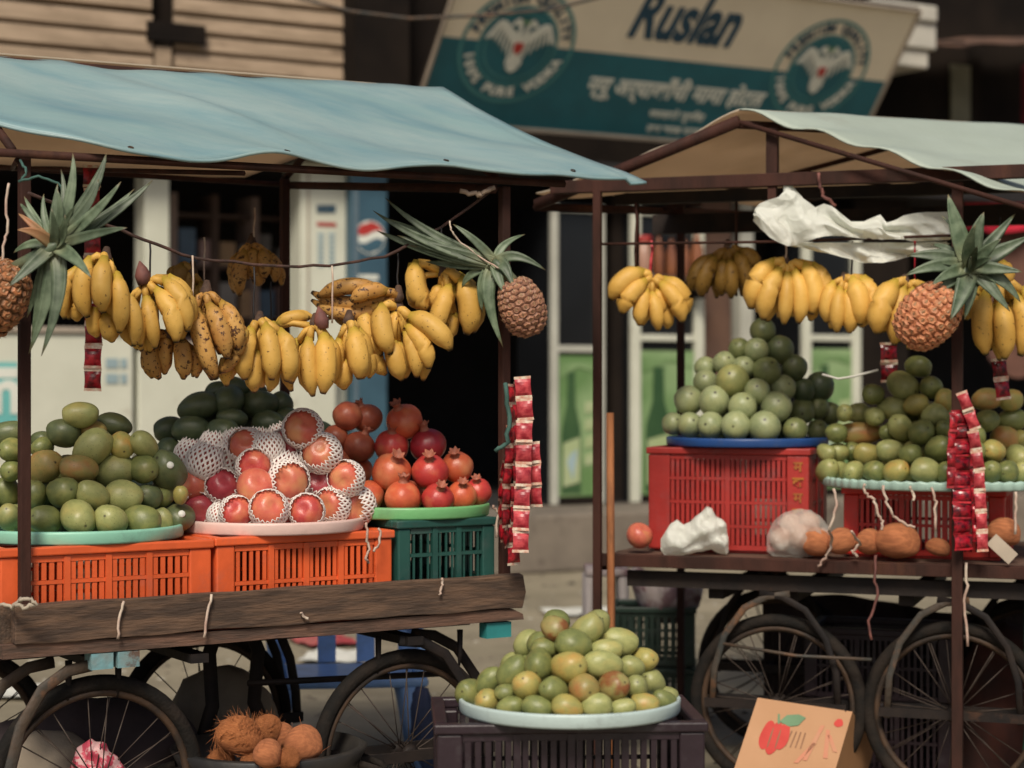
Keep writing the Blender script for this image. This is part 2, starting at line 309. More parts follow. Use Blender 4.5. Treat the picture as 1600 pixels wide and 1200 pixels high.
def wbox(m, px0, px1, v0, v1, z0, z1, mi=None):   # box on the shop frame whose front face spans two photo columns
    s0, s1 = W.s_at(px0, v0), W.s_at(px1, v0); m.box(s0, s1, v0, v1, z0, z1, None, mi)
def wz(px, py, v): return W.z_at(px, py, v)
shop = thing('shop_building', 'dark open shop front with slatted upper windows behind the fruit carts', 'building', W.pt(0, 0, 0), W.a)
mb = MB()
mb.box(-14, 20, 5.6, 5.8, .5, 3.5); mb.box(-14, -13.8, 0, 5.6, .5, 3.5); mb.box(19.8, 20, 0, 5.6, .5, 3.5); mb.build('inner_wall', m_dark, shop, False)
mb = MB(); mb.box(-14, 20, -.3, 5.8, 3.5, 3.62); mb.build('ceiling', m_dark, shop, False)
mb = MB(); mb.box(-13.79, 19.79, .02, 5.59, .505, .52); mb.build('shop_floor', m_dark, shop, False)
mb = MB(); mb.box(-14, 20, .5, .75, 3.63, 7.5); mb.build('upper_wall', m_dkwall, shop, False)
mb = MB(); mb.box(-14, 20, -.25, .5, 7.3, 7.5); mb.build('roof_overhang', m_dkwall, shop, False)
# slatted shutters upstairs: left bay and right bay, every slat a piece
def shutter(px0, px1, n, ztop, zbot, v):
    b = MB(); s0, s1 = W.s_at(px0, v), W.s_at(px1, v); b.box(s0, s1, v+.03, v+.06, zbot, ztop)
    sh = b.build('shutter', m_dkwall, shop, False)
    hgt = (ztop-zbot)/n
    me = None
    for i in range(n):
        if me is None:
            q = MB(); q.add([(x, y, z) for x in (0, s1-s0) for (y, z) in ((0, 0), (-.05, .02), (-.035, hgt*.86), (.01, hgt*.93))], [(0,1,5,4), (1,2,6,5), (2,3,7,6), (3,0,4,7), (3,2,1,0), (4,5,6,7)]); me = q.mesh('slat', m_slat, False)
        k = link('slat', me, sh); k.location = (s0, v+.025, zbot+i*hgt); k.rotation_euler = (0, 0, 0); k.scale = (1-.01*random.random(), 1, 1); k.location.z += random.uniform(-.006, .006)
shutter(-330, 238, 11, 5.6, 3.63, .35)
shutter(272, 548, 11, 5.35, 3.63, .38)
mb = MB(); wbox(mb, 243, 268, .33, .48, 3.63, 4.42); mb.build('shutter_post', m_slat, shop, False)
mb = MB(); wbox(mb, 232, 322, .28, .34, 4.46, 4.62); bevel(mb.build('shutter_head', m_dkwall, shop, False))
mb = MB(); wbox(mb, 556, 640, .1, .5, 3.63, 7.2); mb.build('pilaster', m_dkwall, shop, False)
# pillars at street level
for (a, b, mt, z1, nm) in ((226, 265, m_white, 3.5, 'pillar'), (1097, 1143, m_brown, 3.5, 'pillar'), (958, 984, m_dkwall, 3.5, 'door_post'), (1158, 1178, m_whitef, 3.5, 'door_post'), (1335, 1420, m_dkwall, 3.5, 'pillar')):
    mb = MB(); wbox(mb, a, b, .05, .3, .5, z1); bevel(mb.build(nm, mt, shop, False), .01)
# white text-board pillar
sA, sB = W.s_at(470, -.02), W.s_at(541, -.02)
mb = MB(); mb.box(sA, sB, -.02, .35, .5, 3.5); pl = bevel(mb.build('white_pillar', m_white, shop, False), .01)
mb = MB(); mb.box(sA+.06, sA+.075, -.03, -.02, .6, 3.45); mb.build('pillar_groove', m_frame, pl, False)
mb = MB()
def wrect(m, px0, px1, y0, y1, v, mi): m.box(W.s_at(px0, v), W.s_at(px1, v), v-.006, v, wz(px0, y1, v), wz(px0, y0, v), None, mi)
for i in range(6): wrect(mb, 495+i*5, 499+i*5, 320, 333, -.02, 0)
wrect(mb, 495, 525, 347, 353, -.02, 1)
for i in range(7):
    wrect(mb, 496, 506, 364+i*8, 369+i*8, -.02, 2); wrect(mb, 513, 523, 364+i*8, 369+i*8, -.02, 2)
mb.build('printed_notice', [m_navy, m_redp, m_pblue], pl, False)

# display cabinets left
def cabinet(px0, px1, ytop, v, lab):
    s0, s1 = W.s_at(px0, v), W.s_at(px1, v); z = wz((px0+px1)/2, ytop, v)-.5
    t = thing('display_cabinet', lab, 'cabinet', W.pt(s0, v, .5), W.a); w = s1-s0
    mb = MB(); mb.box(0, w, 0, .6, .06, z); bevel(mb.build('body', m_white, t, False), .02)
    mb = MB(); mb.box(-.02, w+.02, -.03, .62, z+.002, z+.05); bevel(mb.build('top_edge', m_frame, t, False), .01)
    mb = MB(); mb.box(.04, w-.04, .03, .57, 0, .058); mb.build('plinth', m_dkwall, t, False)
    for k in (.5,):
        mb = MB(); mb.box(w*k-.006, w*k+.006, -.008, 0, .1, z-.03); mb.build('panel_joint', m_frame, t, False)
    return t, w, z
t, w, z = cabinet(-150, 209, 520, -.35, 'white cabinet with aqua panel behind the leftmost mango heap')
def ctxt(s, font_size, mtx, offset=0.0, sx=1, shear=0):
    cu = bpy.data.curves.new('t', 'FONT'); cu.body = s; cu.size = font_size; cu.shear = shear; cu.offset = offset; cu.resolution_u = 3; cu.align_x = 'CENTER'; cu.extrude = .002
    ob = bpy.data.objects.new('t', cu); C.objects.link(ob); bpy.context.view_layer.update()
    me = bpy.data.meshes.new_from_object(ob.evaluated_get(bpy.context.evaluated_depsgraph_get()))
    sc = Matrix.Diagonal((sx, 1, 1, 1)); vs = [mtx @ sc @ v.co for v in me.vertices]; fs = [tuple(p.vertices) for p in me.polygons]
    bpy.data.objects.remove(ob); bpy.data.meshes.remove(me); bpy.data.curves.remove(cu)
    return vs, fs
q = W.s_at(-150, -.35)
mb = MB(); x0, x1 = .05, W.s_at(27, -.35)-q; z0, z1 = wz(10, 664, -.35)-.5, wz(10, 566, -.35)-.5
mb.box(x0, x1, -.012, -.004, z0, z1); ap = mb.build('aqua_panel', m_cyan, t, False)
mb = MB(); mb.add(*ctxt('m', .5, Matrix.Translation((x1-.16, -.016, z0+.1)) @ Matrix.Rotation(math.pi/2, 4, 'X'), .015)); mb.build('white_letter', m_pale, ap, False)
mb = MB(); mb.box(x0, x1, -.017, -.0125, z1-.12, z1-.04); mb.build('white_band', m_pale, ap, False)
mb = MB(); sx = W.s_at(165, -.35)-q
for i in range(2): mb.box(sx, sx+.10, -.01, -.004, wz(170, 575+24*i, -.35)-.5, wz(170, 560+24*i, -.35)-.5); mb.box(sx+.12, sx+.17, -.01, -.004, wz(170, 575+24*i, -.35)-.5, wz(170, 560+24*i, -.35)-.5)
mb.build('faint_print', m_pblue, t, False)
cabinet(216, 526, 545, -.32, 'plain white cabinet behind the very dark mangoes')
# narrow blue drinks cooler
v = -.12; s0, s1 = W.s_at(549, v), W.s_at(606, v)
t = thing('drinks_cooler', 'narrow dark blue drinks cooler with round logo beside white pillar', 'cooler', W.pt(s0, v, .52), W.a); w = s1-s0; z = 2.9
mb = MB(); mb.box(0, w, 0, .6, 0, z); bevel(mb.build('body', m_cooler, t, False), .02)
mb = MB(); mb.box(.02, .06, -.012, -.002, .2, z-.1); mb.build('door_edge', mat('cooler_edge', (.14,.2,.24), None, 3, .3), t, False)
cz = wz(576, 371, v)-.52; rr = .145
def disc_sector(m, cx, cz_, r, f0, f1, y0, y1, mi, wave=.0, n=20):
    # part of a disc between two heights (fractions of r), edges wavy
    pts = []
    xs = [i/n*2-1 for i in range(n+1)]
    up = [(x*r, min(f1*r+wave*r*math.sin(x*3), math.sqrt(max(0, 1-x*x))*r)) for x in xs]; lo_ = [(x*r, max(f0*r+wave*r*math.sin(x*3), -math.sqrt(max(0, 1-x*x))*r)) for x in xs]
    vs = []
    for (a, b) in zip(up, lo_):
        hi_ = max(a[1], b[1]); vs += [(cx+a[0], y0, cz_+hi_), (cx+b[0], y0, cz_+b[1])]
    m.add(vs, [(2*i, 2*i+1, 2*i+3, 2*i+2) for i in range(n)], mi)
mb = MB(); disc_sector(mb, w/2, cz, rr, -1, 1, -.006, 0, 0, 0); disc_sector(mb, w/2, cz, rr*.93, .28, 1, -.010, 0, 1, .18); disc_sector(mb, w/2, cz, rr*.93, -1, -.22, -.010, 0, 2, .18)
mb.build('round_logo', [m_pale, m_redp, m_cooler], t, False, False)
mb = MB(); mb.add(*ctxt('pepsi', .3, Matrix.Translation((w/2+.07, -.008, cz-.62)) @ Matrix.Rotation(math.pi/2, 4, 'X') @ Matrix.Rotation(math.pi/2, 4, 'Z'), .008)); mb.build('white_lettering', m_pale, t, False)

v = 1.0; s0, s1 = W.s_at(272, v), W.s_at(462, v); w = s1-s0
t = thing('shop_rack', 'dim shop rack of boxes seen behind the left bananas', 'rack', W.pt(s0, v, .53), W.a)
m_rack = mat('rack_wood', (.10,.06,.045), (.07,.045,.035), 4, .8)
for k in range(4):
    mb = MB(); x = k*w/3; mb.box(x-.03, x+.03, 0, .4, 0, 2.75); mb.build('upright', m_rack if k % 2 else mat('rack_pale', (.30,.22,.19), None, 3, .7), t, False)
for k in range(6):
    for j in range(3):
        mb = MB(); mb.box(j*w/3+.032, (j+1)*w/3-.032, .02, .4, .3+k*.45, .33+k*.45); mb.build('shelf_board', m_rack, t, False)
rr_ = random.Random(3); cc_ = [mat('box_'+n, c, None, 6, .6) for n, c in (('pinkish', (.34,.22,.2)), ('blueish', (.10,.16,.24)), ('tan', (.36,.23,.13)), ('grey', (.24,.22,.21)))]
for k in range(1, 5):
    for j in range(3):
        for i in range(2):
            bw = rr_.uniform(.10, .17); hh = rr_.uniform(.18, .32); x = j*w/3+.06+i*.2
            mb = MB(); mb.box(0, bw, 0, .22, 0, hh); o = bevel(mb.build('shop_box', rr_.choice(cc_), None, False), .004); o.location = W.pt(s0+x, v+.05, .53+.331+k*.45); o.rotation_euler = (0, 0, W.a); tag(o, f"dim {o.active_material.name[4:]} box, {('lowest', 'second', 'third', 'upper')[k-1]} rack shelf, {('left', 'middle', 'right')[j]} bay, {('left', 'right')[i]} one", 'box', 'boxes on the dim shop rack')
# glazed coolers with green bottle posters
def bottle_outline(cx, z0, h, r):
    pr = [(1, 0), (1, .45), (.9, .55), (.45, .72), (.38, .95), (.42, 1)]
    return [(cx+a*r, z0+b*h) for a, b in pr]+[(cx-a*r, z0+b*h) for a, b in pr[::-1]]
def xzpoly(m, pts, y0, y1, mi):
    n = len(pts); m.add([(p[0], y0, p[1]) for p in pts]+[(p[0], y1, p[1]) for p in pts], [tuple(range(n)), tuple(range(n, 2*n))[::-1]]+[(i, n+i, n+(i+1) % n, (i+1) % n) for i in range(n)], mi)
def cooler(px0, px1, v, lab, fm, rail_y, poster_top, fw, rot=0):
    s0, s1 = W.s_at(px0, v), W.s_at(px1, v); w = s1-s0; z = 2.75
    t = thing('glass_door_cooler', lab, 'cooler', W.pt(s0, v, .51), W.a)
    mb = MB(); mb.box(0, w, .05, .62, 0, z); mb.build('body', m_glass, t, False)
    for (a, b) in ((0, fw), (w-fw, w)):
        mb = MB(); mb.box(a, b, -.01, .048, .0, z); bevel(mb.build('door_frame', fm, t, False), .008)
    pt_ = wz((px0+px1)/2, rail_y, v)-.51
    for zc, hh in ((pt_, .06), (.03, .05), (z-.05, .05)):
        mb = MB(); mb.box(fw+.002, w-fw-.002, 0, .048, zc-hh/2, zc+hh/2); bevel(mb.build('cross_rail', fm if zc != .03 else m_dkwall, t, False), .006)
    zt = wz((px0+px1)/2, poster_top, v)-.51
    mb = MB(); mb.box(fw+.004, w-fw-.004, .02, .044, .07, zt); po = mb.build('poster', m_lime, t, False)
    mb = MB(); cx = fw+(w-2*fw)*.34; H = zt*.82; r = min(.16, (w-2*fw)*.24)
    xzpoly(mb, bottle_outline(cx, .1, H, r), .012, .019, 0)
    xzpoly(mb, [(cx-.85*r, .16), (cx+.85*r, .2), (cx+.85*r, .55*H), (cx-.85*r, .5*H)], .005, .0115, 1)
    xzpoly(mb, [(cx-.5*r, .35*H), (cx+.1*r, .2*H), (cx+.6*r, .45*H), (cx, .42*H)], 0, .0045, 2)
    for i in range(4): xzpoly(mb, [(cx+1.45*r, .35+i*.16), (w-fw-.03, .37+i*.16), (w-fw-.03, .47+i*.16), (cx+1.45*r, .45+i*.16)], .012, .019, 1)
    xzpoly(mb, [(fw+.02, zt-.22), (w*.5, zt-.1), (w-fw-.02, zt-.16), (w-fw-.02, zt-.06), (fw+.02, zt-.06)], .012, .019, 3)
    mb.build('poster_print', [m_limed, m_limep, m_pblue, m_lime], po, False)
    return t, w
cooler(862, 945, -.05, 'glazed cooler with bottle poster left of the rusty cart post', m_whitef, 545, 556, .07)
t2, w2 = cooler(987, 1100, -.1, 'white framed cooler with green poster behind the pale guavas', m_white, 528, 548, .10)
cooler(1255, 1345, -.1, 'white framed cooler behind the guava heap top and hanging bananas', m_white, 528, 545, .10)
# bottles on a wall shelf above
v = -.16; s0, s1 = W.s_at(998, v), W.s_at(1098, v); zs = wz(1050, 432, v)
sh = thing('wall_shelf', 'narrow dark shelf holding amber bottles between the cart posts', 'shelf', W.pt(s0, v, zs), W.a)
mb = MB(); mb.box(0, s1-s0, -.16, .058, -.04, 0); mb.build('shelf_board', m_brown, sh, False)
for k in (.1, .9):
    mb = MB(); mb.box((s1-s0)*k-.02, (s1-s0)*k+.02, -.12, .055, -.2, -.042); mb.build('bracket', m_iron, sh, False)
for i, (px, hh, r, mt, capm, lab) in enumerate(((1006, .30, .075, m_jar, m_redp, 'squat pinkish jar with red lid on the shelf'), (1029, .36, .05, m_amber, m_iron, 'slim amber bottle standing beside the red lidded jar'), (1049, .34, .05, m_amber, m_iron, 'amber bottle in the middle of the shelf row'), (1069, .34, .055, m_amber, m_iron, 'amber bottle next to the red capped tall bottle'), (1089, .42, .06, m_amber, m_redp, 'tallest amber bottle with red cap at shelf end'))):
    mb = MB(); sq = mt is m_jar
    mb.lathe([(0, 0), (r*.95, 0), (r, .02), (r, hh*(.85 if sq else .6)), (r*(.9 if sq else .4), hh*.88), (r*(.88 if sq else .36), hh), (0, hh)], 14)
    o = mb.build('jar' if sq else 'bottle', mt); o.location = W.pt(W.s_at(px, v-.06), v-.06, zs+.001); tag(o, lab, 'jar' if sq else 'bottle', 'bottles on the shop shelf')
    mb = MB(); mb.lathe([(0, hh+.001), (r*(.95 if sq else .42), hh+.001), (r*(.95 if sq else .42), hh+.06), (0, hh+.06)], 12); mb.build('cap', capm, o)

# ------------------------------------------------------------------ the leaning sign
sg0, sg1 = W.s_at(640, -.1), W.s_at(1332, -.1); zb = 3.89; lean, rise = 1.0, 1.28
sw = sg1-sg0; shh = math.hypot(lean, rise)
ux = Vector((W.u[0], W.u[1], 0)); uy = (Vector((-W.v[0], -W.v[1], 0))*lean+Vector((0, 0, rise)))/shh; uz = ux.cross(uy)
sign = thing('shop_sign', 'teal and cream painted shop sign leaning out above the carts', 'sign')
sign.matrix_world = Matrix((ux, uy, uz)).transposed().to_4x4(); sign.location = W.pt(sg0, -.1, zb)
mb = MB(); mb.box(0, sw, 0, shh, -.06, 0); mb.build('board', m_dkwall, sign, False)
mb = MB(); band = .52*shh; mb.box(.03, sw-.03, band, shh-.03, .002, .006); mb.build('cream_panel', m_cream, sign, False)
mb = MB(); mb.box(.03, sw-.03, .03, band-.002, .002, .006); mb.build('teal_panel', m_teal, sign, False)
for (a, b, c, d) in ((0, sw, 0, .028), (0, sw, shh-.028, shh), (0, .028, .03, shh-.03), (sw-.028, sw, .03, shh-.03)):
    mb = MB(); mb.box(a, b, c, d, .002, .03); mb.build('edge_trim', m_frame, sign, False)
T = lambda x, y, z: Matrix.Translation((x, y, z))
mb = MB(); mb.add(*ctxt('Ruslan', .66, T(sw*.483, band+.20, .009), .024, .66, .22)); mb.build('brand_lettering', m_navy, sign, False)
mb = MB(); mb.add(*ctxt('न्यू अर्घाखाँची मामा होटल', .235, T(sw*.525, band-.40, .009), .007, .86, .12)); mb.build('hotel_lettering', m_pale, sign, False)
mb = MB(); mb.add(*ctxt('खानाको सुविधा', .105, T(sw*.545, band-.60, .009), .003, 1.05)); mb.add(*ctxt('तथा खाजा नास्ता', .095, T(sw*.555, band-.75, .009), .003, 1.05)); mb.build('small_lettering', m_pale, sign, False)
def emblem(cx, cy, r):
    def ring(m, r0, r1, z0, mi, n=56):
        m.add([(cx+rr*math.cos(2*math.pi*j/n), cy+rr*math.sin(2*math.pi*j/n), z0) for rr in (r0, r1) for j in range(n)], [(j, (j+1) % n, n+(j+1) % n, n+j) for j in range(n)], mi)
    mb = MB(); ring(mb, .94*r, r, .012, 0); ring(mb, .66*r, .70*r, .012, 0); ring(mb, 0.001, .655*r, .012, 2); ring(mb, .55*r, .58*r, .016, 1)
    e = mb.build('round_emblem', [m_tealm, m_tealm, m_teal], sign, False, False)
    mb = MB()
    def eag(pts, z=.020): mb.poly([(cx+x*r*.92, cy+y*r*.92+.03*r) for x, y in pts], z, z+.004, 0)
    for sgn in (-1, 1):
        f = lambda pts: [(sgn*x, y) for x, y in (pts if sgn > 0 else pts[::-1])]
        for k in range(8):      # wing feathers hanging from a raised shoulder line
            q = k/7; bx, by = .10+.40*q**.8, .13+.30*math.sin(q*2.2); ln = .50-.14*q; a0 = math.radians(-100+38*q)
            dx, dy = math.cos(a0), math.sin(a0); nx, ny = -dy, dx
            eag(f([(bx-nx*.024, by-ny*.024), (bx+dx*ln*.85-nx*.021, by+dy*ln*.85-ny*.021), (bx+dx*ln, by+dy*ln), (bx+dx*ln*.85+nx*.021, by+dy*ln*.85+ny*.021), (bx+nx*.024, by+ny*.024)]), .020+.0006*k)
        eag(f([(.05, .02), (.14, .02), (.50, .36), (.50, .43), (.36, .42), (.10, .22)]), .0255)
        eag(f([(.0, .05), (.06, .05), (.10, .22), (.10, .32), (.15, .38), (.27, .34), (.22, .44), (.13, .50), (.05, .44), (.02, .28)]), .027)
        eag(f([(0, -.1), (.06, -.1), (.16, -.30), (.13, -.42), (.09, -.32), (.0, -.2)]), .027)
    eag([(-.11, -.15), (.11, -.15), (.13, .1), (.05, .2), (-.05, .2), (-.13, .1)], .028)
    eag([(-.03, -.12), (.03, -.12), (.11, -.45), (0, -.52), (-.11, -.45)], .0285)
    mb.build('eagle', m_pale, e, False)
    mb = MB(); mb.poly([(cx+x*r, cy+y*r) for x, y in ((-.08, .08), (-.08, -.05), (0, -.13), (.08, -.05), (.08, .08))], .0335, .037); mb.build('shield', m_redp, e, False)
    mb = MB(); mb.poly([(cx+x*r, cy+y*r) for x, y in ((-.06, .40), (.06, .40), (.08, .49), (0, .46), (-.08, .49))], .030, .034); mb.build('crown', m_leafp, e, False)
    for (s, mid, up, mtl, flip) in (('PREMIUM QUALITY', 90, True, m_navy, 0), ('100% PURE VODKA', 270, False, m_pale, 1)):
        mb = MB(); n = len(s)
        for i, ch in enumerate(s):
            if ch == ' ': continue
            th = math.radians(mid+(-1 if up else 1)*(i-(n-1)/2)*10.5); rad = (.76 if up else .88)*r
            rot = th-math.pi/2 if up else th+math.pi/2
            mb.add(*ctxt(ch, .21*r, T(cx+rad*math.cos(th), cy+rad*math.sin(th), .013) @ Matrix.Rotation(rot, 4, 'Z'), .006))
        mb.build('ring_lettering', mtl, e, False)
emblem(sw*.158, band-.02, .56); emblem(sw*.826, band+.05, .54)
# moulding beside the sign, signs and cloths at the far right
t = thing('stone_bracket', 'pale stepped moulding jutting out beside the sign end', 'moulding', W.pt(W.s_at(1415, -.6), -.6, wz(1430, 105, -.6)), W.a)
for i, (a, b, c) in enumerate(((0, .30, .18), (-.0, .36, .26), (0, .33, .16))):
    mb = MB(); zz = [0, .182, .445][i]; mb.box(-.5, b, -.05*i, 1.09, zz, zz+c); bevel(mb.build('course', m_stone, t, False), .02)
t = thing('wall_banner', 'cream and red banner board high up at the right', 'banner', W.pt(W.s_at(1487, .45), .45, wz(1500, 225, .45)), W.a)
mb = MB(); mb.box(0, .27, 0, .03, .2, .85); mb.build('cream_field', mat('olive_cream', (.22,.21,.14), None, 3, .7), t, False)
mb = MB(); mb.box(0, .27, 0, .03, -.1, .198); mb.build('red_field', m_redcl, t, False)
mb = MB(); mb.box(.272, .42, .005, .035, -.1, 1.1); mb.build('grey_edge', m_dkwall, t, False)
t = thing('brown_awning', 'small brown awning at the top right corner', 'awning', W.pt(W.s_at(1500, -.9), -.9, wz(1560, 80, -.9)), W.a)
mb = MB(); mb.grid(lambda a, b: Vector((a*2.2, b*1.2, .0+.32*a*(1-.3*b)+.25*b+.02*math.sin(a*14))), 16, 4); mb.grid(lambda a, b: Vector((a*2.2, b*1.2, -.015+.32*a*(1-.3*b)+.25*b+.02*math.sin(a*14))), 16, 4); mb.build('canvas', m_brown, t)
for k in (.1, 2.1):
    mb = MB(); mb.tube([(k, 1.18, .2), (k, .05, .05+.12*k)], .015, 6); mb.build('strut', m_iron, t)
def hang_cloth(name, lab, px0, px1, y0, y1, D, mt, folds, cat):
    a_, b_ = P(px0, y0, D), P(px1, y1, D)
    mb = MB()
    def fn(off):
        return lambda a, b: Vector((a_.x+(b_.x-a_.x)*a, D+off+.03*math.sin(a*folds+b*.6), a_.z+(b_.z-a_.z)*b*(1+.12*math.sin(a*5))))
    mb.grid(fn(0), 40, 6); mb.grid(fn(.012), 40, 6); o = mb.build(name, mt); tag(o, lab, cat); return o
hang_cloth('red_cloth', 'bright red cloth hanging behind the right pineapple crown', 1508, 1680, 299, 356, W.D_at(1590, -.22), mat('scarlet_cloth', (.62,.015,.045), (.42,.01,.03), 5, .8), 22, 'cloth')
hang_cloth('red_cloth', 'dim red cloth high above the white tarpaulin at right edge', 1572, 1680, 100, 200, W.D_at(1620, .40), mat('dim_red_cloth', (.13,.008,.014), (.08,.005,.01), 3, .9), 9, 'cloth')
hang_cloth('brown_cloth', 'brown cloth behind the rightmost bananas', 1545, 1690, 303, 560, W.D_at(1590, -.05), mat('umber_cloth', (.14,.065,.045), (.09,.04,.03), 3, .9), 12, 'cloth')
# overhead cable
mb = MB(); pts = []
for (x, y) in ((380, -30), (470, -2), (550, 18), (640, 29), (760, 24), (860, 15), (960, -10), (1010, -30)): pts.append(P(x, y, 13.2))
mb.tube(pts, .012, 6); tag(mb.build('cable', m_strap), 'drooping cable crossing in front of the sign top', 'cable')

# ------------------------------------------------------------------ carts
def torus(m, Rr, r, n=40, k=8, sy=1.0, y0=0, mi=None):
    vs = []
    for i in range(n):
        a = 2*math.pi*i/n
        for j in range(k):
            b = 2*math.pi*j/k; q = Rr+r*math.cos(b); vs.append((q*math.cos(a), y0+r*sy*math.sin(b), q*math.sin(a)))
    m.add(vs, [(i*k+j, ((i+1) % n)*k+j, ((i+1) % n)*k+(j+1) % k, i*k+(j+1) % k) for i in range(n) for j in range(k)], mi)
_m = MB(); torus(_m, .327, .0255, 56, 10); me_tyre = _m.mesh('tyre', m_tyre)
_m = MB(); torus(_m, .296, .013, 56, 8, 1.1); me_rim = _m.mesh('rim', m_rimmetal)
_m = MB(); _m.tube([(0, -.05, 0), (0, -.04, 0), (0, -.035, 0), (0, .035, 0), (0, .04, 0), (0, .05, 0)], [.02, .034, .02, .02, .034, .02], 12); me_hub = _m.mesh('hub', m_iron)
_m = MB(); _m.tube([(.02, 0, 0), (.30, 0, 0)], .0022, 4); me_spoke = _m.mesh('spoke', m_spoke)
def wheel(parent, x, y, z=.3525):
    h = link('wheel', me_hub, parent); h.location = (x, y, z); h.rotation_euler = (0, random.random(), 0)
    link('tyre', me_tyre, h); link('rim', me_rim, h)
    for i in range(28):
        s = link('spoke', me_spoke, h); a = i/28*2*math.pi; sd = 1 if i % 2 else -1
        s.location = (0, .035*sd, 0); s.rotation_euler = Matrix.Rotation(a, 4, 'Y').to_euler()
        d = Vector((math.cos(a+.35*(1 if i % 4 < 2 else -1)), -.12*sd, math.sin(a+.35*(1 if i % 4 < 2 else -1)))); s.rotation_euler = d.to_track_quat('X', 'Z').to_euler(); s.location = (0, .036*sd, 0)
        s.scale = (1.0, 1, 1)
def strap(parent, x, y, ztop, zhub, dx, m=None, name='fork_strap', wd=.019):
    pts = [(x-dx*.55, y, ztop), (x-dx*.1, y, ztop-.012), (x+dx*.35, y, ztop-.06), (x+dx*.75, y, ztop-.17), (x+dx*.95, y, ztop-.30), (x+dx, y, zhub-.03)]
    mb = MB(); mb.tube(pts, [wd]*len(pts), 8, None, True, .3, Vector((0, 1, 0))); mb2 = mb
    # flat bar: wide along the wheel axis plane
    return mb.build(name, m or m_strap, parent)
def rough_board(m, x0, x1, y0, y1, z0, z1, n, jl=0.0, jr=0.0, amp=.004, seed=0):
    vs = []
    for i in range(n+1):
        a = i/n; x = x0+(x1-x0)*a
        for (y, z) in ((y0, z0), (y1, z0), (y1, (z0+z1)/2), (y1, z1), (y0, z1), (y0, (z0+z1)/2)):
            q = noise.noise(Vector((x*6+seed, y*40, z*25+seed)))
            xx = x+(jr*q*2.2 if i == n else jl*q*2.2 if i == 0 else 0)
            vs.append((xx, y+amp*.5*noise.noise(Vector((x*9, z*20, seed))), z+amp*noise.noise(Vector((x*5+seed, y*30, z*7)))))
    fs = [(i*6+j, i*6+(j+1) % 6, (i+1)*6+(j+1) % 6, (i+1)*6+j) for i in range(n) for j in range(6)]+[tuple(range(6))[::-1], tuple(range(n*6, n*6+6))]
    m.add(vs, fs)
# ---- left cart
cl = thing('fruit_cart', 'wooden handcart with bicycle wheels and blue canopy on the left', 'cart', L.pt(0, 0, 0), L.a)
for i in range(9):
    mb = MB(); y0 = -.012+i*.146; rough_board(mb, -.03+random.uniform(-.015, .01), 1.76+random.uniform(-.02, .02), y0, y0+.14, .788, .828, 16, .01, .03, .004, i*3); mb.build('deck_plank', m_plank, cl, False)
mb = MB(); rough_board(mb, .0, 1.80, -.022, .02, .832, .948, 40, 0, .012, .007, 5)
fb = bevel(mb.build('front_board', m_board, cl, False), .003)
mb = MB(); rough_board(mb, 0, 1.76, 1.27, 1.31, .832, .94, 12, 0, 0, .005, 9); mb.build('back_board', m_board, cl, False)
def rot_board(x, nm, seed):
    mb = MB(); rough_board(mb, .03, 1.26, -.02, .02, .832, .94, 12, 0, 0, .005, seed); o = mb.build(nm, m_board, cl, False); o.rotation_euler = (0, 0, math.pi/2); o.location = (x, 0, 0)
rot_board(-.008, 'side_board', 12); rot_board(1.735, 'side_board', 15)
# joists, frame rails, blue and teal painted beam ends
for y in (.2, .98):
    mb = MB(); mb.box(.02, 1.7, y-.02, y+.02, .757, .786); mb.build('frame_rail', m_iron, cl, False)
for x, e in ((.30, m_iron), (.60, m_iron), (1.38, m_iron)):
    mb = MB(); mb.box(x-.03, x+.03, .0 if x > .5 else .06, 1.25, .728, .756); mb.build('cross_beam', m_iron, cl, False)
m_bl = mat('chipped_aqua_paint', (.16,.36,.40), (.2,.28,.28), 14, .7, .3, 50, dirt=(.12,.07,.05), dscale=9, dlo=.5, dhi=.6)
for x in (.24, .325):
    mb = MB(); mb.box(x, x+.07, -.012, .05, .735, .784); mb.build('painted_block', m_bl, cl, False)
mb = MB(); mb.box(1.66, 1.76, -.0, .05, .73, .783); mb.build('painted_block', mat('teal_block', (.03,.26,.26), None, 8, .6), cl, False)
posts = [(L.s_at(38, .04), .0), (L.s_at(788, .04), .0), (L.s_at(445, 1.25), 1.25), (-.0, 1.25)]
for k, (x, y) in enumerate(posts):
    mb = MB(); y_ = y+.04 if k < 2 else y; mb.box(x-.0165, x+.0165, y_-.016, y_+.016, .829, 2.30 if k < 2 else 2.42); bevel(mb.build('canopy_post', m_post, cl, False), .003)
for (a, b, nm, r) in (((-.1, .0, 2.30), (1.98, .0, 2.318), 'eave_beam', .014), ((-.3, 1.3, 2.405), (1.6, 1.3, 2.405), 'eave_beam', .011), ((-.6, .65, 2.675), (1.84, .65, 2.70), 'ridge_pole', .018), ((0, 0, 2.31), (0, .65, 2.655), 'rafter', .014), ((0, .65, 2.655), (0, 1.3, 2.42), 'rafter', .014), ((1.7, 0, 2.32), (1.7, .65, 2.68), 'rafter', .014), ((1.5, .65, 2.68), (1.5, 1.3, 2.42), 'rafter', .014), ((.02, .02, 2.285), (.4, 1.28, 2.40), 'brace_rod', .009), ((.75, .0, 2.285), (.35, 1.28, 2.40), 'brace_rod', .009), ((1.69, 0, 2.285), (1.5, 1.28, 2.4), 'tie_beam', .017)):
    mb = MB(); mb.tube([a, b], r, 6); mb.build(nm, m_post, cl)
for (x, y) in ((.295, .09), (1.386, .09), (.1, .98), (1.03, .98)): wheel(cl, x, y)
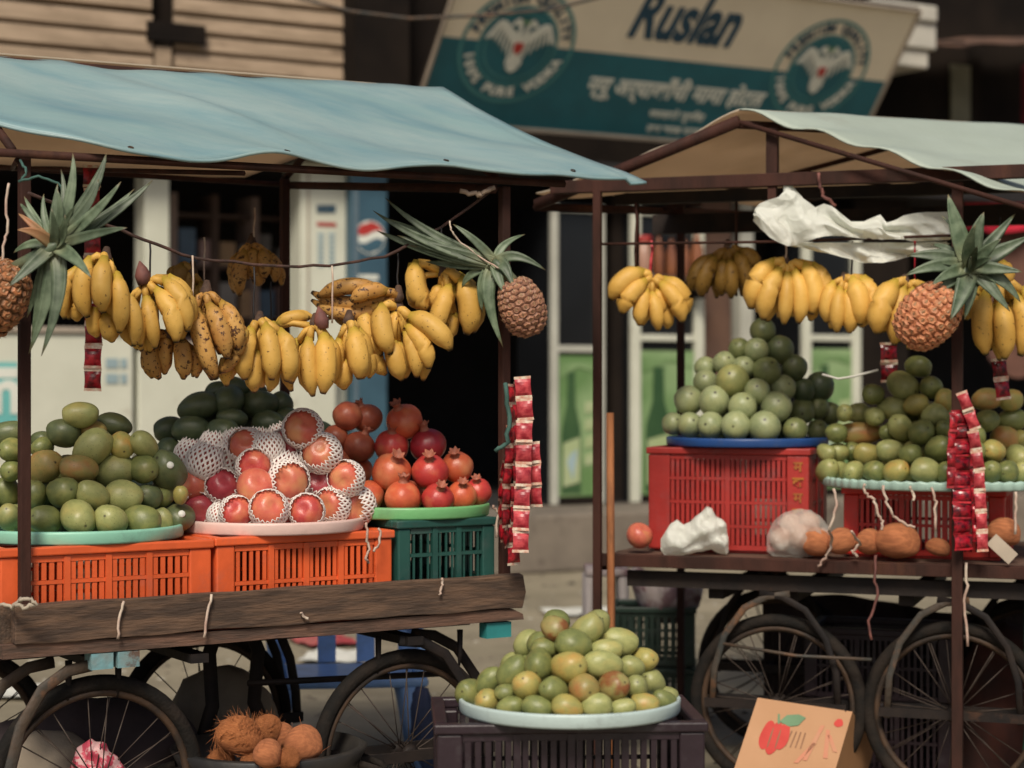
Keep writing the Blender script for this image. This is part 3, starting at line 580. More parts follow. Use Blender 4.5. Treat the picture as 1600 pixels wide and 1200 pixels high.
for y, dxs in ((.155, ((.08, -.18), (1.56, .20))), (.025, ((.16, -.17), (1.44, .20))), (.92, ((-.1, -.1), (1.26, .12))), (1.04, ((-.1, -.1), (1.26, .12)))):
    for (x, dx) in dxs: strap(cl, x, y, .745, .36, dx, m_strap if y < .3 and x < 1 else m_iron)
for y in (.165, .015):
    mb = MB(); mb.box(-.12, 1.7, y-.008, y+.008, .335, .37); mb.build('axle_bar', m_iron, cl, False)
for y in (.915, 1.045):
    mb = MB(); mb.box(-.22, 1.4, y-.008, y+.008, .335, .37); mb.build('axle_bar', m_iron, cl, False)
mb = MB(); mb.tube([(.9, .30, .60), (1.3, .30, .585), (1.72, .30, .57)], .011, 8); mb.build('stretcher_rod', m_iron, cl)
for (x, dx) in ((.88, -.12), (.98, .16)):
    mb = MB(); mb.tube([(x, .5, .785), (x+dx*.3, .5, .68), (x+dx*.2, .5, .5), (x+dx, .5, .2)], .026, 8); mb.build('centre_leg', m_iron, cl)
for x in (1.28, 1.60, .36, .2):
    mb = MB(); mb.tube([(x, .08, .757), (x, .08, .675), (x-.004, .08, .63)], [.012, .010, .004], 6); mb.build('bolt', m_iron, cl)
# string ties on the board
def string(name, lab, pts, r, mt, D=None, group=None, cat='string', flat=1):
    q = [P(x, y, D if D else d[0]) if D else P(x, y, d[0]) for (x, y, *d) in pts]
    o0 = q[0].copy(); mb = MB(); fine = []
    for i in range(len(q)-1):
        for k in range(4): fine.append(q[i].lerp(q[i+1], k/4)-o0+Vector((random.uniform(-1, 1), random.uniform(-1, 1), random.uniform(-1, 1)))*r*.8)
    fine.append(q[-1]-o0); mb.tube(fine, r, 6, None, True, flat); o = mb.build(name, mt); o.location = o0; return tag(o, lab, cat, group)
def DLf(px, v=-.035): return L.D_at(px, v)
for (pts, lab) in (([(192, 940), (188, 965), (184, 998)], 'white string tied round the dark board nearest the left post'), ([(330, 930), (324, 965), (319, 996)], 'white string hanging on the board below the crate gap'), ([(690, 905), (692, 915), (686, 930)], 'short white scrap caught on the board under the green crate'), ([(471, 958), (476, 963), (480, 968)], 'tiny white scrap stuck on the front board middle')):
    string('string', lab, [(x, y, DLf(x)) for x, y in pts], .0045, m_raffia, None)
string('rope_knot', 'pale rope knotted round the foot of the left post', [(0, 944, 5.72), (18, 950, 5.70), (30, 938, 5.66), (45, 935, 5.66), (55, 944, 5.67), (40, 949, 5.66), (24, 946, 5.66)], .006, mat('pale_rope', (.42,.36,.28), None, 20, .9), None, None, 'rope')

# ---- tarpaulins (cloth with a top skin and a lining)
def tarp(name, lab, fn, nu, nv, mt, mu, parent=None):
    mb = MB(); e = .0035
    g = [[fn(i/nu, j/nv) for i in range(nu+1)] for j in range(nv+1)]
    def nrm(i, j):
        a = g[j][min(i+1, nu)]-g[j][max(i-1, 0)]; b = g[min(j+1, nv)][i]-g[max(j-1, 0)][i]; n = a.cross(b).normalized(); return n if n.z > 0 else -n
    w = nu+1; top = []; bot = []
    for j in range(nv+1):
        for i in range(nu+1): n = nrm(i, j); top.append(g[j][i]+n*e); bot.append(g[j][i]-n*e)
    fs = [(j*w+i, j*w+i+1, (j+1)*w+i+1, (j+1)*w+i) for j in range(nv) for i in range(nu)]
    k = len(top); mb.add(top+bot, fs, 0); mb.f += [tuple(x+k for x in f[::-1]) for f in fs]; mb.mi += [1]*len(fs)
    bd = [i for i in range(w)]+[j*w+nu for j in range(1, nv+1)]+[nv*w+i for i in range(nu-1, -1, -1)]+[j*w for j in range(nv-1, 0, -1)]
    for a, b in zip(bd, bd[1:]+bd[:1]): mb.f.append((a, b, b+k, a+k)); mb.mi.append(0)
    o0 = top[0].copy(); mb.v = [v-o0 for v in mb.v]
    o = mb.build(name, [mt, mu], parent); o.location = o0
    return tag(o, lab, 'tarpaulin')
def sm(x): x = max(0, min(1, x)); return x*x*(3-2*x)
def blue_fn(a, b):
    # a along the ridge, b from ridge to eave
    sr, se = -.62+2.48*a, -.40+2.69*a
    vr, ve = .65, -.065+.40*(1-sm(a/.28))
    zr = 2.705+.03*a-.02*math.sin(a*math.pi); ze = 2.318+.014*se+.19*(1-sm(a/.28))
    s = sr+(se-sr)*b; v = vr+(ve-vr)*b; z = zr+(ze-zr)*b
    f = math.sin(math.pi*b)
    z += -.02*f+.016*f*math.sin(a*9+b*5+1)+.011*math.sin(a*23-b*9)*b+.007*noise.noise(Vector((a*14, b*5, 1)))
    z += .03*math.exp(-((a-.40-.18*b)/.045)**2)*f-.018*math.exp(-((a-.47-.18*b)/.05)**2)*f
    z += .010*b**3*math.sin(a*31)
    if a > .97: z -= .02*b
    return L.pt(s, v, z)
tarp('tarpaulin', 'faded blue tarpaulin spread over the left cart', blue_fn, 90, 18, m_blue, m_under)
bt_ = [o for o in bpy.data.objects if o.get('label', '').startswith('faded blue')][0]; q0 = bt_.location
mb = MB(); mb.tube([blue_fn(i/120, 1)-q0+Vector((0, 0, -.002)) for i in range(121)], .0065, 6); mb.build('hem', m_blue, bt_)
_e = MB(); torus(_e, .0075, .003, 12, 5); me_eye = _e.mesh('eyelet', m_rimmetal)
for i in range(5):
    a_ = .13+.185*i+.03*math.sin(i*5); p = blue_fn(a_, .955); p2 = blue_fn(a_, .90); dz_ = (p-p2).normalized(); k = link('eyelet', me_eye, bt_); nrm_ = dz_.cross((blue_fn(a_+.01, .955)-p).normalized()); nrm_ = nrm_ if nrm_.z > 0 else -nrm_
    k.location = p-q0+nrm_*.005; k.rotation_mode = 'QUATERNION'; k.rotation_quaternion = nrm_.to_track_quat('Y', 'Z')
def bluefar_fn(a, b):
    s = (-.62+2.48*a)*(1-b)+(-.62+2.0*a)*b; v = .655+.75*b; z = 2.70+.03*a*(1-b)-.27*b-.02*math.sin(math.pi*b)-.008*math.sin(a*17)*b
    return L.pt(s, v, z)
tarp('tarpaulin', 'tan lined back slope of the left canopy seen from below', bluefar_fn, 40, 10, m_back, m_under)
# small torn corner
# ---- right cart
cr = thing('fruit_cart', 'rusty steel handcart with white canopy on the right', 'cart', R.pt(0, 0, 0), R.a)
for i in range(8):
    mb = MB(); y0 = .03+i*.15; rough_board(mb, .02, 2.15, y0, y0+.145, .89, .925, 10, .01, .01, .003, i*5); mb.build('deck_plank', m_plank, cr, False)
mb = MB(); mb.box(-.02, 2.2, -.02, .025, .882, .93); bevel(mb.build('front_edge', m_post, cr, False), .003)
for x in (-.02, 2.17):
    mb = MB(); mb.box(x, x+.035, .03, 1.25, .862, .888); mb.build('side_edge', m_post, cr, False)
for y in (.06, .95):
    mb = MB(); mb.box(.1, 2.15, y-.02, y+.02, .80, .861); mb.build('frame_rail', m_iron, cr, False)
for x in (.45, .75, 1.2, 1.75):
    mb = MB(); mb.box(x-.03, x+.03, .10, 1.2, .755, .798); mb.build('cross_beam', m_iron, cr, False)
sp = R.s_at(1496, -.045)
for (x, y, zb_, zt_, ww) in ((0, -.04, .0, 2.42, .016), (sp, -.045, 0, 2.365, .020), (.03, 1.2, 0, 2.5, .016), (2.1, 1.2, 0, 2.5, .016)):
    mb = MB(); mb.box(x-ww, x+ww, y-ww, y+ww, zb_, zt_); bevel(mb.build('canopy_post', m_post, cr, False), .003)
sk = R.s_at(1207, -.03)
mb = MB(); mb.box(sk-.022, sk+.022, -.05, -.01, 2.375, 2.60); mb.build('king_post', m_post, cr, False)
mb = MB(); mb.box(sk-.016, sk+.016, -.045, -.015, 2.28, 2.374); mb.build('king_post_stub', m_post, cr, False)
mb = MB(); mb.box(R.s_at(862, -.03), 1.75, -.055, -.005, 2.375, 2.425); mb.cur = 0; bevel(mb.build('tie_beam', m_post, cr, False), .003)
for z in (2.30,):
    mb = MB(); mb.box(-.1, 1.75, 1.18, 1.22, z, z+.09); mb.build('rear_beam', m_iron, cr, False)
    mb = MB(); mb.box(-.1, 1.6, .55, .59, 2.38, 2.43); mb.build('middle_beam', m_iron, cr, False)
rz_ = R.z_at(1200, 377, .05)
mb = MB(); mb.tube([(0, -.02, rz_), (.7, .03, rz_-.004), (sp, -.02, rz_)], .006, 6); mb.build('hanging_rod', m_post, cr)
for px in (990, 1145):
    x = R.s_at(px, .5); mb = MB(); mb.tube([(x, .57, 2.38), (x, .57, 1.98)], .006, 6); mb.build('hanger_wire', m_post, cr)
xw = [(R.s_at(1215, .1), .1), (R.s_at(1492, .1), .1), (.5, 1.05), (1.6, 1.05)]
for (x, y) in xw: wheel(cr, x, y)
for (x, y) in xw:
    for dy in (-.06, .06):
        for sg in ((-1, 1) if dy < 0 else ()): strap(cr, x+sg*.05, y+dy, .79, .36, sg*.20, m_strap if y < .5 and sg < 0 else m_iron, 'fork_strap', .014)
        mb = MB(); mb.box(x-.28, x+.28, y+dy-.006, y+dy+.006, .335, .37); mb.build('axle_bar', m_iron, cr, False)
mb = MB(); xa, xb = R.s_at(1130, .0), R.s_at(1362, .0); mb.tube([(xa, .0, R.z_at(1135, 1006, 0)), ((xa+xb)/2, .0, R.z_at(1230, 1024, 0)), (xb, .0, R.z_at(1350, 1030, 0))], .007, 6); mb.build('stretcher_rod', m_strap, cr)

# roof cloths of the right cart
A = P(1155, 171, 7.45); E = P(1760, 205, 8.8); B = P(1662, 318, 6.95); Cc = B+(E-A)*.9+Vector((.2, .1, -.02)); Lf = P(838, 303, 7.85); Lb = P(1195, 318, 9.6)
def white_fn(a, b):
    p = A.lerp(E, a).lerp(B.lerp(Cc, a), b); f = math.sin(math.pi*b)
    p.z += -.012*f*(1-a*.5)+.012*math.sin(b*30)*math.exp(-a*9)+.012*math.sin(a*13+b*4)*f+.006*noise.noise(Vector((a*7, b*9, 4)))
    return p
tarp('tarpaulin', 'greenish white tarpaulin sheet over the right cart', white_fn, 50, 40, m_wtarp, m_under)
def tan_fn(a, b):
    p = A.lerp(E, a).lerp(Lf.lerp(Lb, a), b); p.z += -.03*math.sin(math.pi*b)+.012*math.sin(a*15+b*3)*b+.006*math.sin(b*19); return p
tarp('tarpaulin', 'tan lined left slope of the right canopy', tan_fn, 40, 24, m_back, m_under)
def rb(p, q, r, nm):
    mi = cr.matrix_world.inverted() if False else (Matrix.Translation(R.pt(0, 0, 0)) @ Matrix.Rotation(R.a, 4, 'Z')).inverted()
    mb = MB(); mb.tube([mi @ p, mi @ q], r, 6); mb.build(nm, m_post, cr)
dn = Vector((0, 0, -.045))
rb(A+dn, Lf+dn, .025, 'rafter'); rb(A+dn*1.1, B+dn*1.25, .011, 'rafter'); rb(A+dn*1.3, E+dn*1.3, .018, 'ridge_pole'); rb(Lf+dn*1.2, Lb+dn*1.2, .018, 'eave_beam')
rb(A.lerp(E, .5)+dn, Lf.lerp(Lb, .5)+dn, .012, 'rafter'); rb(A.lerp(E, .85)+dn, Lf.lerp(Lb, .95)+dn, .012, 'rafter')

# ------------------------------------------------------------------ crates and trays
def crate(name, lab, loc, rz, w, d, h, mt, rows=2, bays=3, slat=.011, gap=.011, post=.055, text=None, group='plastic crates', open_top=False):
    t = thing(name, lab, 'crate', loc, rz, group); th = .012
    mb = MB()
    for (x, y) in ((0, 0), (w-post, 0), (0, d-post), (w-post, d-post)):
        mb = MB(); mb.box(x, x+post, y, y+post, .01, h-.028); bevel(mb.build('corner_post', mt, t, False), .006)
    for (x0, x1, y0, y1) in ((-.008, w+.008, -.008, .03), (-.008, w+.008, d-.03, d+.008), (-.008, .03, .031, d-.031), (w-.03, w+.008, .031, d-.031)):
        mb = MB(); mb.box(x0, x1, y0, y1, h-.027, h); bevel(mb.build('rim_bar', mt, t, False), .005)
    mb = MB(); mb.box(.02, w-.02, .02, d-.02, .0, .009); mb.build('base_plate', mt, t, False)
    def panel(a0, a1, mk):
        mb = MB(); n = rows; z0, z1 = .012, h-.029; bw = .02
        def bx(x0, x1, o0, o1, za, zb_): mb.box(*mk(x0, x1, o0, o1), za, zb_)
        zz = [z0+(z1-z0)*i/n for i in range(n+1)]
        for i in range(n+1): bx(a0, a1, .004, .004+th, zz[i]-(.006 if 0 < i < n else 0 if i == 0 else .018), zz[i]+(.006 if 0 < i < n else .02 if i == 0 else 0))
        for k in range(1, bays):
            xc = a0+(a1-a0)*k/bays; bx(xc-bw/2, xc+bw/2, 0, .004+th+.003, z0, z1)
        for k in range(bays):
            xs0 = a0+(a1-a0)*k/bays+(bw/2 if k else 0); xs1 = a0+(a1-a0)*(k+1)/bays-(bw/2 if k < bays-1 else 0)
            m_ = int((xs1-xs0)/(slat+gap))
            for q in range(m_):
                x = xs0+(q+.5)*(xs1-xs0)/m_
                for i in range(n): bx(x-slat/2, x+slat/2, .006, .012, zz[i]+(.007 if i else .021), zz[i+1]-(.007 if i < n-1 else .019))
        mb.build('lattice_panel', mt, t, False)
    panel(post+.001, w-post-.001, lambda x0, x1, o0, o1: (x0, x1, o0, o1))
    panel(post+.001, w-post-.001, lambda x0, x1, o0, o1: (x0, x1, d-o1, d-o0))
    panel(post+.001, d-post-.001, lambda x0, x1, o0, o1: (o0, o1, x0, x1))
    panel(post+.001, d-post-.001, lambda x0, x1, o0, o1: (w-o1, w-o0, x0, x1))
    return t
def dish(name, lab, x, y, z, r, mt, h=.042, ribs=0, group='fruit trays'):
    mb = MB(); prof = [(0, .006), (r*.92, .006), (r*.945, .012), (r*.96, h-.004), (r*.98, h), (r*.997, h-.003), (r, h-.009), (r*.995, .006), (r*.985, .0), (0, 0)]
    fn = None
    if ribs: fn = lambda v, th: Vector((v.x*(1+.006*math.sin(th*ribs)), v.y*(1+.006*math.sin(th*ribs)), v.z+(.0025*math.sin(th*ribs) if v.z > .01 else 0)))
    mb.lathe(prof, 72 if not ribs else ribs*4, None, fn); o = mb.build(name, mt); o.location = (x, y, z); return tag(o, lab, 'tray', group)
def Lpt(s, v, z): return L.pt(s, v, z)
crate('crate', 'orange slotted crate under the mint green tray', Lpt(-.02, .06, .83), L.a, .685, .46, .282, m_orange, 3, 4, .015, .006, .075)
crate('crate', 'orange red slotted crate under the netted apples', Lpt(.682, .06, .83), L.a, .64, .46, .286, m_orange, 2, 4, .012, .009, .065)
crate('crate', 'dark green crate under the pomegranates', Lpt(1.345, .06, .83), L.a, .385, .52, .315, m_green, 3, 3, .007, .015, .05)
crate('crate', 'green crate hidden behind under the very dark mangoes', Lpt(.72, .62, .83), L.a, .66, .44, .40, m_dkg, 3, 4)
mint = L.pt(.331, .383, 1.1125); dish('tray', 'mint green round tray of mangoes on the orange crate', mint.x, mint.y, mint.z, .345, m_mint)
pink = L.pt(.99, .31, 1.1165); dish('tray', 'pinkish white round tray under netted apples', pink.x, pink.y, pink.z, .315, m_pinkw)
grn = L.pt(1.53, .325, 1.1455); dish('tray', 'leaf green round tray of pomegranates', grn.x, grn.y, grn.z, .29, m_grass)
dkt = L.pt(1.03, .84, 1.231); dish('tray', 'dull green tray behind holding very dark mangoes', dkt.x, dkt.y, dkt.z, .33, m_dkg)
# right cart
crate('crate', 'red crate with yellow stencil under the blue tray', R.pt(R.s_at(1013, .22), .22, .927), R.a, .66, .42, .425, m_redpl, 4, 2, .014, .006, .09)
crate('crate', 'bright red crate under the woven aqua tray', R.pt(R.s_at(1318, .22), .22, .927), R.a, .62, .42, .275, m_red2, 2, 3, .012, .01, .06)
# yellow stencil marks on the crate's front-right column
ct = [o for o in bpy.data.objects if o.get('label', '').startswith('red crate with yellow')][0]
mb = MB()
for i, sh_ in enumerate(('E', 'K', 'B', 'M', 'H')): mb.add(*ctxt('क' if i % 2 else 'म', .055, Matrix.Translation((.66-.043, -.0022, .335-i*.062)) @ Matrix.Rotation(math.pi/2, 4, 'X'), .002))
mb.build('yellow_stencil', m_yellow, ct, False)
bt = P(1166, 690, 8.0); btz = 1.356; dish('tray', 'royal blue round tray under the green guavas', bt.x, bt.y-.03, btz, .335, m_bluepl, .036)
at = R.pt(R.s_at(1472, .40), .40, 1.206); dish('tray', 'woven aqua round tray of mangoes on the bright red crate', at.x, at.y, at.z, .475, m_aqua, .036, 60)
# front crate stack
fcx, fcD = 890, 5.4; fc = P(fcx, 1100, fcD)
cz1 = .344
for i in (0, 1):
    crate('crate', ('purple black crate carrying the pale blue mango tray', 'lower purple black crate standing on the ground')[1-i], (fc.x-.365, fc.y-.22, .0+i*.347), .06, .73, .46, .344, m_purple, 2, 4, .016, .008, .07)
ftz = .693; dish('tray', 'pale blue round tray of mangoes in the foreground', fc.x, fc.y, ftz, .312, m_paleb, .04)

# ------------------------------------------------------------------ fruit heaps
def ovoid(fn, nu=20, nv=14):
    mb = MB(); vs = []; fs = []
    for j in range(nv+1):
        ph = math.pi*j/nv
        for i in range(nu):
            th = 2*math.pi*i/nu; vs.append(fn(th, ph))
    fs = [(j*nu+i, j*nu+(i+1) % nu, (j+1)*nu+(i+1) % nu, (j+1)*nu+i) for j in range(nv) for i in range(nu)]
    mb.add(vs, fs); me = mb.mesh('fruit', mg['g'][0])
    bm = bmesh.new(); bm.from_mesh(me); bmesh.ops.remove_doubles(bm, verts=bm.verts, dist=1e-4); bmesh.ops.recalc_face_normals(bm, faces=bm.faces); bm.to_mesh(me); bm.free()
    for p in me.polygons: p.use_smooth = True
    return me
def mango_fn(k):
    def fn(th, ph):
        z = math.cos(ph); r = math.sin(ph)**.92
        bend = .06*((k % 3)+1)*(z*z-.4)
        w = 1+.06*z                      # shoulders wider than the tip
        flat = .97 if k != 1 else 1.0
        x = r*math.cos(th)*w+bend; y = r*math.sin(th)*w*flat
        zz = z-(.05 if z > .9 else 0)*(z-.9)*10
        return Vector((x, y, zz))*(1+.015*math.sin(3*th+k)*math.sin(ph)+.075*noise.noise(Vector((x*1.1+k*7, y*1.1, z*1.1))))
    return fn
me_mango = [ovoid(mango_fn(k)) for k in range(7)]
me_guava = [ovoid(lambda th, ph: Vector((math.sin(ph)*math.cos(th)*(1+.03*math.sin(5*th)), math.sin(ph)*math.sin(th), math.cos(ph)-.06*math.exp(-((ph)/.25)**2)))), ovoid(lambda th, ph: Vector((math.sin(ph)*math.cos(th), math.sin(ph)*math.sin(th)*(1+.03*math.sin(4*th)), math.cos(ph)*1.0+.04*math.sin(3*ph))))]
me_apple = [ovoid(lambda th, ph: Vector((math.sin(ph)*math.cos(th)*(1+.02*math.sin(5*th))*(1.03+.05*math.cos(ph)), math.sin(ph)*math.sin(th)*(1.03+.05*math.cos(ph)), (math.cos(ph)-.25*math.exp(-(ph/.32)**2)+.15*math.exp(-((math.pi-ph)/.3)**2))*.95)))]
me_pom = [ovoid(lambda th, ph: Vector((math.sin(ph)*math.cos(th)*(1+.03*math.sin(6*th)), math.sin(ph)*math.sin(th)*(1+.03*math.sin(6*th+.4)), math.cos(ph)*.93)), 24, 14)]
mb = MB(); mb.lathe([(.30, .86), (.22, .98), (.20, 1.08), (.26, 1.24), (.33, 1.33), (.27, 1.30), (.16, 1.10), (0, 1.05)], 18, None, lambda v, th: Vector((v.x*(1+(.16*math.sin(6*th) if v.z > 1.2 else 0)), v.y*(1+(.16*math.sin(6*th) if v.z > 1.2 else 0)), v.z+(.07*math.sin(6*th) if v.z > 1.15 else 0))))
me_calyx = mb.mesh('calyx', mat('calyx_skin', (.40,.13,.075), (.28,.09,.055), 5, .6))
# foam net: diamond lattice sleeve with a frilled mouth
def net_mesh(mouth, seed):
    bm = bmesh.new(); nu, nv = 20, 11; rows = []
    rnd = random.Random(seed)
    for j in range(nv+1):
        ph = mouth+(math.pi*.97-mouth)*j/nv; row = []
        rr = 1.16+(.16 if j == 0 else .06 if j == 1 else 0)
        for i in range(nu):
            th = 2*math.pi*(i+(j % 2)*.5)/nu; q = rr*(1+rnd.uniform(-.012, .012)+(.05*math.sin(i*2.4) if j == 0 else 0))
            row.append(bm.verts.new((q*math.sin(ph)*math.cos(th), q*math.sin(ph)*math.sin(th), q*math.cos(ph)*.96)))
        rows.append(row)
    for j in range(0, nv-1):
        for i in range(nu):
            o_ = 0 if j % 2 == 0 else 1
            a = rows[j][i]; b = rows[j+1][(i-1+o_) % nu]; c = rows[j+2][i]; d = rows[j+1][(i+o_) % nu]
            bm.faces.new((a, b, c, d))
    bm.verts.ensure_lookup_table(); bmesh.ops.recalc_face_normals(bm, faces=bm.faces); bm.normal_update()
    r_ = bmesh.ops.inset_individual(bm, faces=bm.faces[:], thickness=.092, depth=.0)
    fr = set(r_['faces']); bmesh.ops.delete(bm, geom=[f for f in bm.faces if f not in fr], context='FACES_ONLY')
    
    for f in bm.faces:
        f.normal_update()
        if f.normal.dot(f.calc_center_median()) < 0: f.normal_flip()
    bmesh.ops.solidify(bm, geom=bm.faces[:], thickness=.035)
    me = bpy.data.meshes.new('foam_net'); bm.to_mesh(me); bm.free(); me.materials.append(m_foam)
    for p in me.polygons: p.use_smooth = True
    return me
me_net = [net_mesh(.74, 1), net_mesh(.64, 2), net_mesh(.84, 3)]
ORD = ['first', 'second', 'third', 'fourth', 'fifth', 'sixth', 'seventh', 'eighth', 'ninth', 'tenth', 'eleventh', 'twelfth', 'thirteenth']
ROWN = ['bottom', 'second', 'third', 'fourth', 'fifth', 'sixth', 'seventh']
def put(name, me, kind, pos, dirv, sc, lab, cat, group):
    o = link(name, me); o.location = pos
    o.rotation_mode = 'QUATERNION'; o.rotation_quaternion = dirv.to_track_quat('Z', 'Y') @ Quaternion((0, 0, 1), random.uniform(0, 6.28))
    o.scale = sc; o.material_slots[0].link = 'OBJECT'; o.material_slots[0].material = mg[kind][0]
    return tag(o, lab, cat, group)
def heap(name, cat, meshes, rows, centre, Rr, z0, H, desc, group, fillk, mode='mango', asp=1.27, fill=True, rf=None, grow=1.15, tight=.86):
    rows = [[(f[0], f[1], f[2]*grow, f[3]*grow, *f[4:]) for f in r] for r in rows]; placed = []; out = []; cx, cD = centre.x, centre.y
    allf = []
    for ri, row in enumerate(rows):
        row = sorted(row, key=lambda f: f[0])
        for ci, f in enumerate(row):
            x, y, w, h = f[:4]; k = f[4] if len(f) > 4 else fillk[0]; ex = f[5] if len(f) > 5 else ''
            D = cD
            for _ in range(3):
                p = P(x, y, D); rho = Rr*max(.05, 1-max(0, p.z-z0)/H)*tight; dx = p.x-cx
                D = cD-math.sqrt(max(0, rho*rho-dx*dx))
            allf.append([ri, ci, len(row), x, y, w, h, k, ex, D])
    allf.sort(key=lambda f: f[9]+.0006*(600-f[4])*.0)
    for f in allf:
        ri, ci, n, x, y, w, h, k, ex, D = f
        for it in range(60):
            rr = (w+h)/4*D/F; p = P(x, y, D)
            if all((p-q).length > .76*(rr+r2) for q, r2 in placed): break
            D += .006
        p = P(x, y, D); rr = (w+h)/4*D/F
        if p.z-rr*.96 < z0: p.z = z0+rr*.96
        placed.append((p, rr)); f.append(p); f.append(rr)
        W2, H2 = w*D/F/2, h*D/F/2
        if mode == 'mango':
            if w > 1.13*h: d = Vector((random.choice((-1, 1)), random.uniform(-.35, .1), random.uniform(-.25, .25))).normalized(); sc = (H2, H2*.98, W2)
            elif h > 1.13*w: d = Vector((random.uniform(-.3, .3), random.uniform(-.3, 0), 1)).normalized(); sc = (W2, W2*.98, H2)
            else: d = Vector((random.uniform(-.9, .9), -.9, random.uniform(-.45, .8))).normalized(); sc = (rr*.95, rr*.93, rr*asp)
            if ex == 'sl': d = Vector((.75, -.2, .75)).normalized(); sc = (rr*.86, rr*.86, rr*1.2)
        else:
            d = Vector((random.uniform(-.6, .6), -1, random.uniform(-.2, .8))).normalized(); sc = (rr, rr, rr)
            if mode == 'pom': d = Vector((random.uniform(-.5, .5), random.uniform(-.9, -.1), 1)).normalized() if random.random() < .7 else Vector((random.uniform(-1, 1), .4, -.4)).normalized()
        rown = ROWN[ri] if ri < len(rows)-1 or len(rows) < 3 else 'top'
        look = mg[k][1]
        pos = 'only one' if n == 1 else ORD[ci]+' from left'
        lab = f"{look} {cat} {pos} in {rown} row, {desc}"
        o = put(name, random.choice(meshes), k, p, d, sc, lab, cat, group); f.append(o); out.append(f)
        if ex == 'st':
            mb = MB(); mb.lathe([(0, .003), (.011, .003), (.012, 0)], 14); sk_ = mb.build('sticker', m_sticker); sk_.parent = o
            dd = (Vector((0, 0, CZ))-p).normalized()+Vector((.1, 0, .25)); dd.normalize()
            inv = (Matrix.Translation(p) @ o.rotation_quaternion.to_matrix().to_4x4() @ Matrix.Diagonal((*sc, 1))).inverted()
            q = o.rotation_quaternion.to_matrix().inverted() @ dd; loc = Vector((q.x/sc[0], q.y/sc[1], q.z/sc[2])); tt = 1/math.sqrt(sum((q[i]/sc[i])**2 for i in range(3)))*1.04
            Mx = Matrix.Translation(p+dd*tt) @ dd.to_track_quat('Z', 'Y').to_matrix().to_4x4(); sk_.matrix_parent_inverse = inv; sk_.matrix_basis = Mx
    # fruits that fill the heart and the back of the heap, out of sight but for the gaps: one mass
    if fill:
        r = rf or sum(f[11] for f in out)/len(out); z = z0+r; lay = 0; mb = MB(); o0 = Vector((cx, cD, z0)); base = meshes[0]
        vs0 = [v.co.copy() for v in base.vertices]; fs0 = [tuple(p.vertices) for p in base.polygons]; cols = list(dict.fromkeys(fillk))
        while z < z0+.72*H-r*.6:
            rho = Rr*(1-(z-z0)/H)*.82; st = 2*r*.97
            for i in range(-9, 10):
                for j in range(-9, 10):
                    q = Vector((cx+(i+(j % 2)*.5+(lay % 2)*.5)*st, cD+j*st*.866+(lay % 2)*st*.3, z+random.uniform(-.004, .004)))
                    dx = q.x-cx; full = Rr*max(.05, 1-(q.z-z0)/H)*.86
                    if math.hypot(dx, q.y-cD) > rho or q.y < cD-math.sqrt(max(0, full*full-dx*dx))+r*1.1: continue
                    if any((q-p).length < .88*(r+r2) for p, r2 in placed): continue
                    placed.append((q, r)); M4 = Matrix.Translation(q-o0) @ Vector((random.uniform(-1, 1), random.uniform(-1, 1), .3)).to_track_quat('Z', 'Y').to_matrix().to_4x4() @ Matrix.Diagonal((r, r, r*(1.1 if mode == 'mango' else 1), 1))
                    mb.add([M4 @ v for v in vs0], fs0, random.randrange(len(cols)))
            z += r*1.62; lay += 1
        if mb.v:
            o = mb.build('heaped_'+name, [m_fill[k] for k in cols]); o.location = o0; tag(o, f"{cat}s filling the heart and back of the {desc}", cat, None, 'stuff')
    return out
def Z1(ox, oy, sc):
    return lambda rows: [[(ox+f[0]/sc, oy+f[1]/sc, f[2]/sc, f[3]/sc, *f[4:]) for f in row] for row in rows]
# left: mangoes on the mint tray
rows = Z1(0, 560, 3.75)([
 [(-80,925,150,150,'g'), (55,930,125,140,'l'), (265,945,160,160,'g'), (455,930,190,195,'l'), (648,952,180,178,'l'), (835,955,205,165,'g'), (955,955,105,150,'l'), (1055,935,165,150,'d','st')],
 [(-90,780,160,150,'g'), (35,785,150,170,'g'), (205,800,125,155,'g'), (365,780,168,165,'g'), (540,800,148,165,'l'), (722,808,205,172,'l'), (875,810,140,140,'d'), (950,795,150,150,'g'), (1058,800,80,100,'y')],
 [(70,655,120,125,'g'), (262,635,172,190,'o'), (460,645,205,150,'o'), (680,660,215,170,'l'), (838,645,160,165,'g'), (985,655,190,200,'d','st')],
 [(75,540,125,140,'g'), (250,520,120,110,'g'), (540,530,245,180,'l','sl'), (710,510,148,146,'y'), (842,505,142,140,'l')],
 [(45,440,200,130,'d'), (245,480,120,100,'d'), (375,435,182,152,'d'), (545,420,145,115,'o'), (660,392,205,125,'d')],
 [(470,330,190,145,'l')]])
heap('mango', 'mango', me_mango, rows, mint, .35, mint.z+.008, .36, 'mint tray heap', 'mangoes heaped on the mint green tray', 'gld')
# very dark mangoes behind
rows = [[(p[0], p[1], p[2], p[3], 'k') for p in r] for r in ([(263,704,38,34), (300,712,50,40), (473,662,52,36), (500,676,40,34)], [(264,671,44,38), (299,672,54,40), (348,674,48,38), (385,690,50,40), (420,662,48,36), (450,658,44,36)], [(311,636,60,42), (357,626,46,44), (406,632,52,42), (437,636,40,38), (362,654,44,30)], [(368,606,40,32), (340,612,36,30), (395,612,40,30)])]
heap('mango', 'mango', me_mango, rows, dkt, .34, dkt.z+.008, .42, 'heap behind the apples', 'very dark mangoes behind the apples', 'k')
